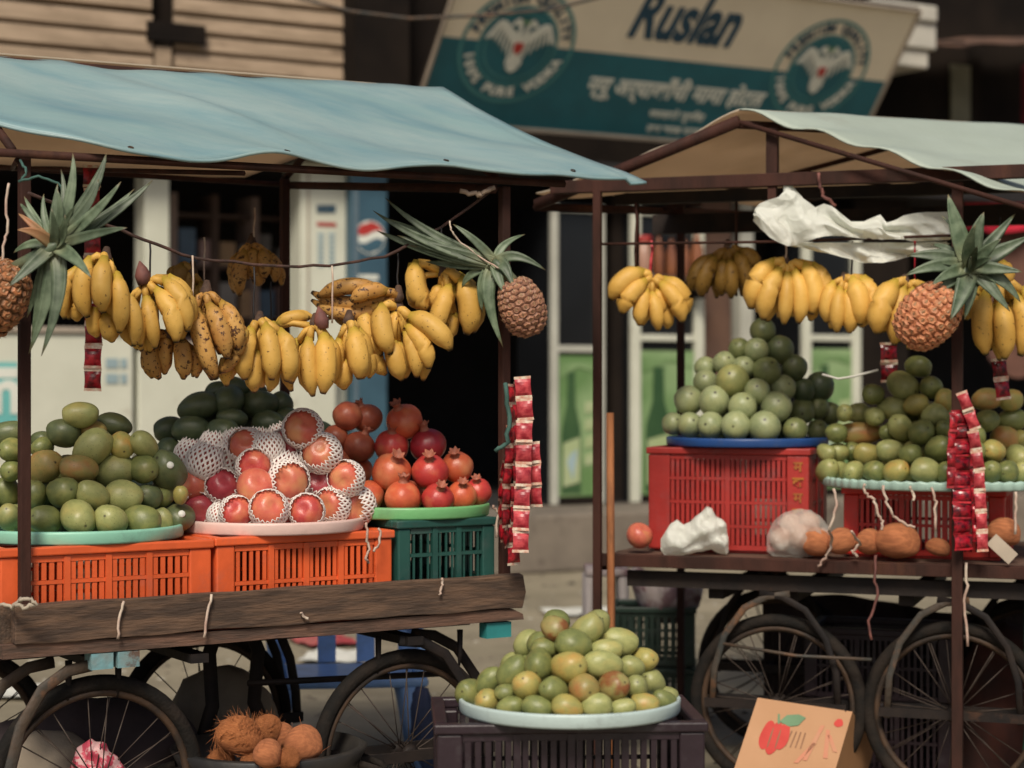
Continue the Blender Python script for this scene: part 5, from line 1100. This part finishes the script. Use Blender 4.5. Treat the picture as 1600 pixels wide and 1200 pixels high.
# ------------------------------------------------------------------ cloths, bags, coconuts, odds and ends
def bundle(name, lab, cat, prof, D, thick, mt, seed=0, amp=.02, nr=18, sub=4, fs=9, group=None, crisp=False):
    # crumpled body: sections (px, ytop, ybottom) along x, folded in depth
    q = []
    for i in range(len(prof)-1):
        for k in range(sub):
            a = k/sub; q.append(tuple(prof[i][c]*(1-a)+prof[i+1][c]*a for c in range(3)))
    q.append(prof[-1]); mb = MB(); vs = []; o0 = P(q[len(q)//2][0], q[len(q)//2][2], D)
    for i, (x, t_, b_) in enumerate(q):
        e = math.sin(math.pi*min(1, max(0, (i+.15)/(len(q)-.7))))**.5
        for j in range(nr):
            th = 2*math.pi*j/nr; yy = (t_+b_)/2-(b_-t_)/2*math.cos(th)
            p = P(x, yy, D); p.y += -thick*math.sin(th)*e
            nn = .9*noise.noise(Vector((p.x*fs+seed, p.y*fs*2, p.z*fs)))+1.1*abs(noise.noise(Vector((p.x*fs*1.3+p.z*fs+seed, 3, p.z*fs*1.6-p.x*fs*.5))))-.35+.28*noise.noise(Vector((p.x*fs*3.1+p.z*fs*2, seed, p.z*fs*3.3-p.x*fs)))
            if crisp:
                w_ = .6*noise.noise(Vector((p.x*5+seed, p.z*5, 0))); tri = lambda q: abs((q % 1)*2-1)
                nn = 1.0*tri(p.x*fs+p.z*fs*.8+seed*.37+w_)+.7*tri(p.z*fs*1.7-p.x*fs*.9+seed*.71+w_*1.4)+.3*tri(p.x*fs*3.1+p.z*fs*.6+w_*2)-1.0
            p += Vector((.3*nn*amp, -nn*amp*2.2*math.copysign(1, math.sin(th)+1e-9)*abs(math.sin(th)), nn*amp*.35)); vs.append(p-o0)
    n = len(q); fs_ = [(i*nr+j, i*nr+(j+1) % nr, (i+1)*nr+(j+1) % nr, (i+1)*nr+j) for i in range(n-1) for j in range(nr)]+[tuple(range(nr))[::-1], tuple(range((n-1)*nr, n*nr))]
    mb.add(vs, fs_); o = mb.build(name, mt); o.location = o0; return tag(o, lab, cat, group)
def film(name, lab, prof, D, seed, amp=.03, back=.05, nv=26, sub=6):
    q = []
    for i in range(len(prof)-1):
        for k in range(sub): a = k/sub; q.append(tuple(prof[i][c]*(1-a)+prof[i+1][c]*a for c in range(3)))
    q.append(prof[-1]); nu = len(q)-1; tri = lambda x: abs((x % 1)*2-1); o0 = P(q[nu//2][0], q[nu//2][2], D); mb = MB()
    for leaf_ in (0, 1):
        g = []
        for j in range(nv+1):
            b_ = j/nv
            for i in range(nu+1):
                x, t_, d_ = q[i]; a_ = i/nu; w_ = .35*noise.noise(Vector((a_*5+seed, b_*2, leaf_*9)))
                if leaf_: t_, d_ = t_+(d_-t_)*.02, t_+(d_-t_)*(.80+.1*math.sin(a_*9+seed))
                f = amp*(.9*(tri(a_*3.3+b_*.9*(1 if leaf_ else -1)+seed*.31+w_)-.5)+.45*(tri(a_*7.1-b_*1.3+seed*.77+w_)-.5)+.5*noise.noise(Vector((a_*6, b_*2.2, seed))))
                p = P(x+3*noise.noise(Vector((a_*9, b_*3, seed+4))), t_+(d_-t_)*b_, D); p.y += (back if leaf_ else -back*.5)*math.sin(math.pi*min(1, b_*.55+.04))+f*(.25+.75*b_)
                g.append(p-o0)
        w = nu+1; mb.add(g, [(j*w+i, j*w+i+1, (j+1)*w+i+1, (j+1)*w+i) for j in range(nv) for i in range(nu)])
    o = mb.build(name, m_bag); o.location = o0; return tag(o, lab, 'plastic sheet')
film('plastic_sheet', 'crumpled white plastic sheet draped over the banana rod', [(1180,326,346), (1188,318,358), (1202,312,372), (1216,308,380), (1228,296,386), (1240,299,384), (1256,312,379), (1274,324,373), (1288,318,370), (1298,322,369), (1312,332,370), (1330,346,372), (1350,346,373), (1366,339,374), (1376,335,375), (1384,348,375), (1398,344,376), (1412,337,376), (1430,333,377), (1450,331,377), (1470,331,376), (1483,331,375)], DR(1330, -.03), 3, .07)
film('plastic_sheet', 'lower fold of white plastic hanging under the rod', [(1236,378,384), (1262,380,390), (1290,379,397), (1320,379,404), (1350,379,411), (1375,379,412), (1400,379,407), (1430,379,398), (1455,378,392), (1480,378,386)], DR(1350, .03), 8, .05)
bundle('plastic_sheet', 'twisted corner of white plastic tied to the king post', 'plastic sheet', [(1224,287,330), (1232,286,330), (1242,294,330), (1254,308,332)], DR(1235, -.03), .02, m_bag, 5, .006, 14, 4)
bundle('plastic_bag', 'small crumpled white plastic bag in front of the red crate', 'plastic bag', [(1033,842,858), (1040,830,866), (1048,818,872), (1058,812,873), (1068,820,868), (1078,816,866), (1088,806,863), (1096,800,862), (1104,792,859), (1112,794,858), (1120,806,862), (1128,812,866), (1134,820,868), (1138,838,864)], R.D_at(1085, .09), .065, m_bag, 12, .016, 40, 6, 6, None, True)
o = put('apple', me_apple[0], 'c', P(999, 837, R.D_at(999, .1)), Vector((.5, -.5, .8)).normalized(), (.053, .053, .053), 'single coral apple lying alone at the left end of deck', 'apple', None)
def coconut(lab, px, py, w, h, D, mt, fibres=0, group='brown coconuts'):
    p = P(px, py, D); o = link('coconut', me_mango[1].copy()); o.data.materials.clear(); o.data.materials.append(mt); o.location = p; r = (w+h)/4*D/F
    o.rotation_euler = (random.random(), math.pi/2+random.uniform(-.4, .4), random.uniform(-.5, .5)); o.scale = (h*D/F/2, h*D/F/2, w*D/F/2); tag(o, lab, 'coconut', group)
    if fibres:
        mb = MB()
        for i in range(fibres):
            d = Vector((random.gauss(0, 1), random.gauss(0, 1), random.gauss(0, 1))).normalized(); tdir = d.cross(Vector((random.random(), 1, random.random()))).normalized()
            ln = random.uniform(.5, 1.3); a = d*1.0; mb.tube([a, a*1.04+tdir*ln*.4, a*(1.05+random.random()*.22)+tdir*ln*.9], [.016, .013, .005], 4)
        k = mb.build('husk_fibres', mt, o); k['kind'] = 'stuff'
    return o
zc = .93
def rdeck(px, py, w, h, v, lab, mt, **k):
    D = R.D_at(px, v); return coconut(lab, px, py, w*1.2, h*1.08, D, mt, **k)
rdeck(1274, 847, 40, 42, .09, 'brown coconut beside the onion bag', m_coco); rdeck(1315, 846, 40, 38, .08, 'brown coconut with a raffia strand in front', m_coco); rdeck(1358, 847, 36, 38, .10, 'small brown coconut squeezed left of the biggest one', m_coco)
rdeck(1402, 846, 64, 52, .07, 'biggest smooth brown coconut on the right deck', m_coco); rdeck(1466, 855, 34, 26, .08, 'little coconut half hidden by the right post', m_coco); rdeck(1568, 832, 46, 42, .12, 'brown coconut right of the packet strips', m_coco)
for (px, py, w, lab) in ((1222,842,40,'pinkish onion leftmost in the clear bag'), (1252,838,46,'largest pinkish onion in the middle of the clear bag'), (1280,842,38,'pinkish onion at the right of the clear bag'), (1236,820,36,'upper left onion in the clear bag'), (1264,817,36,'upper right onion in the clear bag')):
    D_ = R.D_at(px, .12 if py > 830 else .14); r_ = w/2*D_/F; p_ = P(px, py, D_); o = link('onion', me_guava[0].copy()); o.data.materials.clear(); o.data.materials.append(m_onion); o.location = p_; o.scale = (r_, r_, r_*.92); o.rotation_euler = (random.uniform(-.5, .8), random.uniform(-.6, .6), 0); tag(o, lab, 'onion', 'onions in the clear bag')
_k = m_bag.copy(); _k.name = 'clear_plastic_film'
for n_ in _k.node_tree.nodes:
    if n_.type == 'MIX_SHADER' and abs(n_.inputs[0].default_value-.06) < .001: n_.inputs[0].default_value = .66
bundle('clear_bag', 'clear plastic bag holding pinkish onions on the right deck', 'bag', [(1198,838,862), (1208,816,868), (1226,800,871), (1246,796,871), (1268,796,870), (1288,812,868), (1302,834,864)], R.D_at(1250, .12), .085, _k, 21, .012, 26, 5, 9, None, True)
# coconuts under the left cart, in a black tub
ct_D = 6.25
cpos = P(430, 1190, 6.35)
t = thing('black_tub', 'black rubber tub of coconuts between the left wheels', 'tub', (cpos.x-.02, cpos.y, 0)); t.scale = (1, 1, 1.22)
mb = MB(); mb.lathe([(0, .0), (.22, 0), (.30, .30), (.325, .34), (.30, .345), (.27, .30), (.2, .04), (0, .04)], 40); mb.build('bowl', mat('black_rubber', (.02,.02,.021), (.04,.035,.03), 8, .5, .2, 30), t)
for s_ in (-1, 1):
    mb = MB(); mb.tube([Vector((s_*.30, -.06, .30)), Vector((s_*.37, -.05, .28)), Vector((s_*.385, 0, .27)), Vector((s_*.37, .05, .28)), Vector((s_*.30, .06, .30))], .012, 6); mb.build('handle', m_tyre, t)
for (px, py, w, h, D, mt, fb_, lab) in ((372, 1150, 82, 60, 6.12, m_husk, 170, 'fibrous orange coconut nearest the left wheel'), (418, 1138, 48, 42, 6.3, m_husk, 110, 'orange coconut at the top of the tub'), (474, 1164, 60, 60, 6.18, m_coco, 8, 'smooth round coconut at the right of the tub'), (418, 1178, 46, 46, 6.02, m_coco, 14, 'coconut low in the middle of the tub'), (450, 1186, 44, 36, 6.05, m_husk, 120, 'stringy coconut below the smooth round one'), (345, 1190, 50, 40, 6.2, m_husk, 80, 'dark stringy coconut at the tub edge'), (440, 1150, 44, 40, 6.32, m_coco, 10, 'coconut tucked behind the smooth round one'), (395, 1190, 44, 36, 6.1, m_husk, 30, 'coconut lying low beside the fibrous orange one')):
    coconut(lab, px, py, w, h, D, mt, fb_, 'coconuts in the black tub')
# sacks and bags under left cart
bundle('grain_sack', 'grey slumped sack behind the left cart wheels', 'sack', [(268,1100,1290), (285,1062,1290), (320,1044,1290), (355,1040,1290), (390,1052,1290), (425,1085,1290), (440,1130,1290)], 7.0, .20, m_sack, 31, .03, 20, 4, 6)
bundle('dark_bundle', 'dark cloth bundle lying inside the left front wheel', 'bundle', [(-60,1150,1330), (0,1130,1330), (60,1110,1330), (130,1090,1330), (200,1086,1330), (260,1098,1330), (300,1130,1330), (330,1190,1330)], 6.55, .24, m_cloth, 37, .03, 20, 4, 6)
bundle('grey_bundle', 'brownish grey bundle low at the left edge', 'bundle', [(-70,1190,1340), (0,1165,1340), (60,1140,1340), (110,1142,1340), (150,1170,1340), (185,1230,1340)], 6.25, .14, m_sack, 39, .025, 20, 4, 6)
bundle('pink_bag', 'crumpled pink printed bag seen through the left wheel', 'bag', [(112,1190,1260), (122,1166,1270), (140,1156,1275), (158,1160,1275), (175,1178,1270), (192,1195,1255)], 6.05, .05, m_pinkbag, 41, .022, 30, 6, 9, None, True)

# blue plastic chair behind the left cart
ch = P(566, 1200, 8.2)
t = thing('plastic_chair', 'low blue plastic chair behind the left cart', 'chair', (ch.x, 8.2, 0), .12); t.scale = (1.42, 1.2, 1.15); t.location.x -= .06
mb = MB(); mb.box(-.23, .23, -.20, .20, .30, .335); bevel(mb.build('seat', m_chairb, t, False), .012)
for (x, y) in ((-.19, -.17), (.17, -.17), (-.19, .17), (.17, .17)):
    mb = MB(); mb.tube([Vector((x, y, .298)), Vector((x*1.12, y*1.12, .15)), Vector((x*1.22, y*1.22, 0))], [.034, .028, .024], 6); mb.build('leg', m_chairb, t)
mb = MB(); mb.tube([Vector((-.21, .19, .336)), Vector((-.22, .22, .46)), Vector((-.19, .24, .56)), Vector((-.1, .25, .60)), Vector((.06, .25, .60)), Vector((.15, .24, .57)), Vector((.19, .22, .46)), Vector((.19, .19, .336))], [.03]*8, 8); mb.build('back_frame', m_chairb, t)
for x in (-.06, .06):
    mb = MB(); mb.box(x-.028, x+.028, .205, .23, .337, .58); mb.build('back_slat', m_chairb, t, False)
for (a, b) in ((-.2, -.2), (.2, .2)):
    mb = MB(); mb.tube([Vector((a, -.16, .336)), Vector((a*1.1, -.14, .44)), Vector((a*1.1, .05, .46)), Vector((a*1.05, .20, .47))], .02, 6); mb.build('armrest', m_chairb, t)
bundle('blue_bag', 'dark blue bag hanging on the blue chair', 'bag', [(640,1085,1180), (652,1072,1215), (668,1076,1225), (680,1100,1200)], 8.0, .05, mat('dark_blue_bag', (.03,.05,.11), (.05,.06,.12), 6, .7), 47, .012)
# litter on the ground
for (x, y, lab, mt) in ((505, 1003, 'pink plastic scrap lying on the ground behind the cart', m_pktp), (526, 1028, 'pale paper scrap lying behind the left cart', m_sticker), (905, 958, 'whitish paper scrap lying between the two carts', m_sticker), (40, 1085, 'pale paper scrap lying left of the front wheel', m_sticker)):
    D = (CZ-.01)*F/(y-600); p = P(x, y, D); mb = MB(); rnd = random.Random(x)
    mb.grid(lambda a, b: Vector(((a-.5)*.34, (b-.5)*.5, .03+.03*noise.noise(Vector((a*3+x, b*3, 0))))), 8, 8); mb.grid(lambda a, b: Vector(((a-.5)*.34, (b-.5)*.5, .026+.03*noise.noise(Vector((a*3+x, b*3, 0))))), 8, 8)
    o = mb.build('litter', mt); o.location = (p.x, p.y, 0); o.rotation_euler = (0, 0, rnd.random()*3); tag(o, lab, 'litter', 'litter on the ground')

rg = random.Random(5); mb = MB()
for i in range(900):
    y = rg.uniform(8.0, 16.5); x = rg.uniform(-3.2, 3.4); r = rg.uniform(.008, .03)*rg.choice((1, 1, 1, 1.7)); h = r*.5; a = rg.random()*3
    q = [Vector((x+r*math.cos(a+k*1.26)*rg.uniform(.7, 1.2), y+r*math.sin(a+k*1.26)*rg.uniform(.7, 1.2), .001)) for k in range(5)]
    mb.add(q+[Vector((x+rg.uniform(-.3, .3)*r, y, h))], [(k, (k+1) % 5, 5) for k in range(5)], rg.choice((0, 0, 0, 1, 2)))
tag(mb.build('grit', [mat('grit_stone', (.20,.17,.125), (.13,.11,.08), 30, .9), mat('grit_dark', (.07,.06,.045), None, 30, .9), mat('grit_pale', (.40,.37,.30), None, 30, .9)], None, False), 'small stones and scraps scattered over the road', 'grit', None, 'stuff')
# things below and around the right cart
crate('crate', 'upper bottle green crate under the right deck', P(952, 1000, 9.0)*Vector((1, 1, 0)) if False else (P(952, 1000, 9.0).x, 9.0, .285), -.1, .40, .34, .28, m_dkg, 3, 2, .02, .01, .05)
crate('crate', 'lower bottle green crate standing on the ground behind mangoes', (P(952, 1000, 9.0).x, 9.0, 0), -.1, .40, .34, .28, m_dkg, 3, 2, .02, .01, .05)
bundle('patterned_sack', 'printed purplish sack on the bottle green crates', 'sack', [(984,888,905), (996,884,940), (1010,892,968), (1030,902,973), (1055,906,974), (1075,905,966), (1092,902,948), (1098,906,925)], 9.1, .12, m_pat, 51, .02, 20, 4, 10)
t = thing('plastic_stool', 'greyish white plastic stool left of the rusty post', 'stool', (P(940, 900, 9.6).x, 9.6, 0))
mb = MB(); mb.box(-.085, .13, -.15, .15, .66, .70); bevel(mb.build('seat', m_pat, t, False), .012)
m_stl = mat('greyish_plastic', (.42,.38,.36), (.34,.3,.29), 3, .5)
for x, y in ((-.065, -.12), (.10, -.12), (-.065, .12), (.10, .12)):
    mb = MB(); mb.tube([Vector((x, y, .658)), Vector((x*1.15, y*1.1, 0))], [.028, .022], 6); mb.build('leg', m_stl, t)
mb = MB(); mb.box(-.06, .10, -.135, -.12, .44, .47); mb.build('cross_bar', m_iron, t, False)
sD = R.D_at(953, -.06)
mb = MB(); a = P(953, 645, sD); b = P(955, 990, sD+.05); mb.tube([a-b, (a-b)*.5, Vector((0, 0, 0)), Vector((0, .03, -b.z+.0))], [.015, .016, .016, .017], 8); o = mb.build('wooden_stick', m_stick); o.location = b; tag(o, 'orange brown wooden stick leaning by the left post of right cart', 'stick')
# carton leaning under the right cart
ca = [P(1184, 1090, 7.35), P(1332, 1112, 7.42), P(1305, 1240, 7.18), P(1120, 1230, 7.1)]
ex_ = (ca[1]-ca[0]).normalized(); ey_ = (ca[3]-ca[0]); ey_ = (ey_-ex_*ey_.dot(ex_)*.75).normalized(); ez_ = ey_.cross(ex_).normalized()
t = thing('carton', 'tan cardboard carton printed with red pepper under right cart', 'box')
cw = (ca[1]-ca[0]).length; chh = .46; ey_ = (ey_-ex_*ey_.dot(ex_)).normalized(); ez_ = ex_.cross(ey_).normalized()
if ez_.y > 0: ez_ = -ez_
sgn = 1 if ex_.cross(ey_).dot(ez_) > 0 else -1
t.matrix_world = Matrix.Translation(ca[0]) @ Matrix((ex_, ey_, ez_)).transposed().to_4x4()
# local: x right, y down the face, z toward us
mb = MB(); sk2 = -.34
def cq(x, y, z): return Vector((x+sk2*y-(.75*z if z < -.1 else 0), y, z))
vs = [cq(x, y, z) for z in (-.28, 0) for y in (0, chh) for x in (0, cw)]
mb.add(vs, [(4,5,7,6)], 0); mb.add(vs, [(0,1,3,2), (0,1,5,4), (2,3,7,6), (0,2,6,4), (1,3,7,5)], 1); mb.build('box_body', [m_carton, m_cartoni], t, False)
mb = MB()
def blob(cx, cy, rx, ry, mi, n=22, wob=.0, z=.002, ph=0):
    pts = [cq(cx+rx*math.cos(2*math.pi*i/n)*(1+wob*math.sin(3*2*math.pi*i/n+ph)), cy+ry*math.sin(2*math.pi*i/n), z) for i in range(n)]; mb.add(pts, [tuple(range(n))], mi)
px_ = cw/150.
blob(24*px_+.02, 58*px_, 10*px_, 24*px_, 0, 22, .08); blob(36*px_+.02, 62*px_, 11*px_, 27*px_, 0, 22, .05, .003); blob(48*px_+.02, 57*px_, 10*px_, 22*px_, 0, 22, .08, .0035); blob(30*px_+.02, 62*px_, 1.2*px_, 18*px_, 3, 12, 0, .0045); blob(42*px_+.02, 62*px_, 1.2*px_, 17*px_, 3, 12, 0, .0045)
mb.add([cq(*p, .004) for p in ((36*px_+.02, 34*px_), (44*px_+.02, 22*px_), (62*px_+.02, 18*px_), (74*px_+.02, 22*px_), (66*px_+.02, 36*px_), (52*px_+.02, 40*px_))], [tuple(range(6))], 1)
mb.add([cq(*p, .004) for p in ((30*px_+.02, 22*px_), (33*px_+.02, 22*px_), (38*px_+.02, 38*px_), (34*px_+.02, 38*px_))], [(0,1,2,3)], 1)
for (a, b, c, d) in ((108, 30, 96, 90), (118, 36, 126, 82), (104, 60, 84, 96), (122, 44, 138, 70)): mb.add([cq(*p, .003) for p in ((a*px_, b*px_), ((a+6)*px_, b*px_), ((c+7)*px_, d*px_), (c*px_, d*px_))], [(0,1,2,3)], 2)
blob(134*px_, 22*px_, 7*px_, 7*px_, 0, 16, .12)
for i in range(4): mb.add([cq(*p, .003) for p in (((66+i*7)*px_, 46*px_), ((68+i*7)*px_, 46*px_), ((65+i*8)*px_, 72*px_), ((63+i*8)*px_, 72*px_))], [(0,1,2,3)], 3)
mb.build('carton_print', [m_pepper, m_leafp, m_blushp, m_inkp], t, False)
# dark crates filling the shade under the right cart, green chair at right edge
crate('crate', 'brown black crate in the shade under right cart middle', R.pt(.72, .55, 0), R.a, .60, .40, .30, m_purple, 2, 3)
crate('crate', 'upper brown black crate under the right cart middle', R.pt(.72, .55, .302), R.a, .60, .40, .30, m_purple, 2, 3)
bundle('dark_sack', 'dark red brown sack below the right deck behind the wheel', 'sack', [(1500,1040,1330), (1530,990,1330), (1570,970,1330), (1610,980,1330), (1640,1040,1330)], 7.95, .18, mat('maroon_sack', (.09,.03,.022), (.04,.02,.018), 4, .95), 61, .03, 20, 4, 6)
bundle('dark_sack', 'blackish sack in the deep shade behind the carton', 'sack', [(1290,1060,1300), (1320,1000,1300), (1370,985,1300), (1420,995,1300), (1460,1060,1300)], 8.3, .22, m_cloth, 63, .03, 20, 4, 6)
mb = MB(); c0 = R.pt(.42, 1.16, 0)  # dark sheet added to hide lit ground and deepen the under-deck shade
mb.grid(lambda a, b: Vector((1.7*a, .03*math.sin(a*38)+.02*math.sin(a*13+b*4), (.64+.03*math.sin(a*9))*b)), 60, 6); mb.grid(lambda a, b: Vector((1.7*a, .012+.03*math.sin(a*38)+.02*math.sin(a*13+b*4), (.64+.03*math.sin(a*9))*b)), 60, 6)
o = mb.build('cloth_screen', m_cloth); o.location = c0; o.rotation_euler = (0, 0, R.a); tag(o, 'added dark sheet standing in for shade below the right deck', 'cloth')
gD = 6.9; gp = P(1604, 1200, gD)
t = thing('plastic_chair', 'dark green plastic chair cut off at the right edge', 'chair', (gp.x+.36, gD+.2, 0), .1)
mb = MB(); mb.box(-.24, .24, -.22, .22, .40, .43); bevel(mb.build('seat', m_gch, t, False), .012)
for (x, y) in ((-.21, -.19), (.21, -.19), (-.21, .19), (.21, .19)):
    mb = MB(); mb.tube([Vector((x, y, .398)), Vector((x*1.15, y*1.15, 0))], [.036, .026], 8); mb.build('leg', m_gch, t)
for x in (-.23, .23):
    mb = MB(); mb.tube([Vector((x, -.2, .432)), Vector((x, -.22, .58)), Vector((x, -.1, .61)), Vector((x, .2, .62))], [.03, .03, .028, .025], 8); mb.build('armrest', m_gch, t)
mb = MB(); mb.grid(lambda a, b: Vector(((a-.5)*.46, .2+.03*math.cos(a*6.28), .431+.4*b)), 10, 4); mb.grid(lambda a, b: Vector(((a-.5)*.46, .225+.03*math.cos(a*6.28), .431+.4*b)), 10, 4); mb.build('backrest', m_gch, t)
# raffia strands dangling from the aqua tray, paper tag
gra = 'raffia strands on the aqua tray'
da = at.y-.50
for (pts, lab) in (([(1304,765),(1308,790),(1296,825),(1300,850),(1290,872),(1278,885)], 'raffia strand dangling at the left rim of aqua tray'), ([(1352,755),(1350,770),(1365,780),(1370,800),(1380,815),(1378,828)], 'raffia strand looped over rim beside the left one'), ([(1380,758),(1386,785),(1395,805),(1415,820),(1430,824)], 'pinkish raffia strand trailing right over the crate'), ([(1422,760),(1428,775),(1427,782)], 'short raffia end below the aqua rim'), ([(1456,762),(1462,785),(1462,830)], 'raffia strand beside the right post'), ([(1330,830),(1345,850),(1330,862),(1340,870)], 'raffia curl lying over the small coconut'), ([(1368,866),(1366,900),(1372,930),(1358,970),(1362,1000)], 'long reddish raffia strand hanging below the deck edge'), ([(1508,880),(1512,915),(1506,945),(1512,1010)], 'white raffia strand hanging below the packet strips'), ([(1586,768),(1588,800),(1586,835)], 'raffia strand at the right end of aqua tray')):
    line('raffia', lab, [(x, y, (R.D_at(x, -.05) if y > 840 else da+.02)) for x, y in pts], .0055, m_raffia if 'reddish' not in lab else m_bract, 'raffia', gra)
for (pts, lab) in (([(574,818),(572,840),(578,858),(570,872),(577,880)], 'raffia strand hanging off the pink tray at right'), ([(592,826),(594,845),(584,862)], 'second raffia strand right of the pink tray'), ([(770,790),(778,800),(776,840)], 'thin raffia strand at the leaf green tray edge')):
    line('raffia', lab, [(x, y, L.D_at(x, .0)) for x, y in pts], .0045, m_raffia, 'raffia', 'raffia strands on the left cart')
mb = MB(); mb.box(-.055, .055, -.003, .003, -.026, .026); o = mb.build('paper_tag', m_tag, None, False); o.location = P(1566, 858, R.D_at(1566, -.04)); o.rotation_euler = (0, .75, 0); tag(o, 'pale paper tag tilted beside the packet strips', 'tag')
mb = MB(); pts = [P(x, y, R.D_at(x, .1)) for x, y in ((1285, 585), (1310, 592), (1335, 588), (1372, 578))]; mb.tube(pts, .009, 8, None, True, .5); tag(mb.build('white_strap', m_sticker), 'white plastic strap floating tied between the two heaps', 'strap')
[o for o in bpy.data.objects if o.name == 'white_strap'][0]['label'] = 'short white plastic strap between guava and mango heaps'
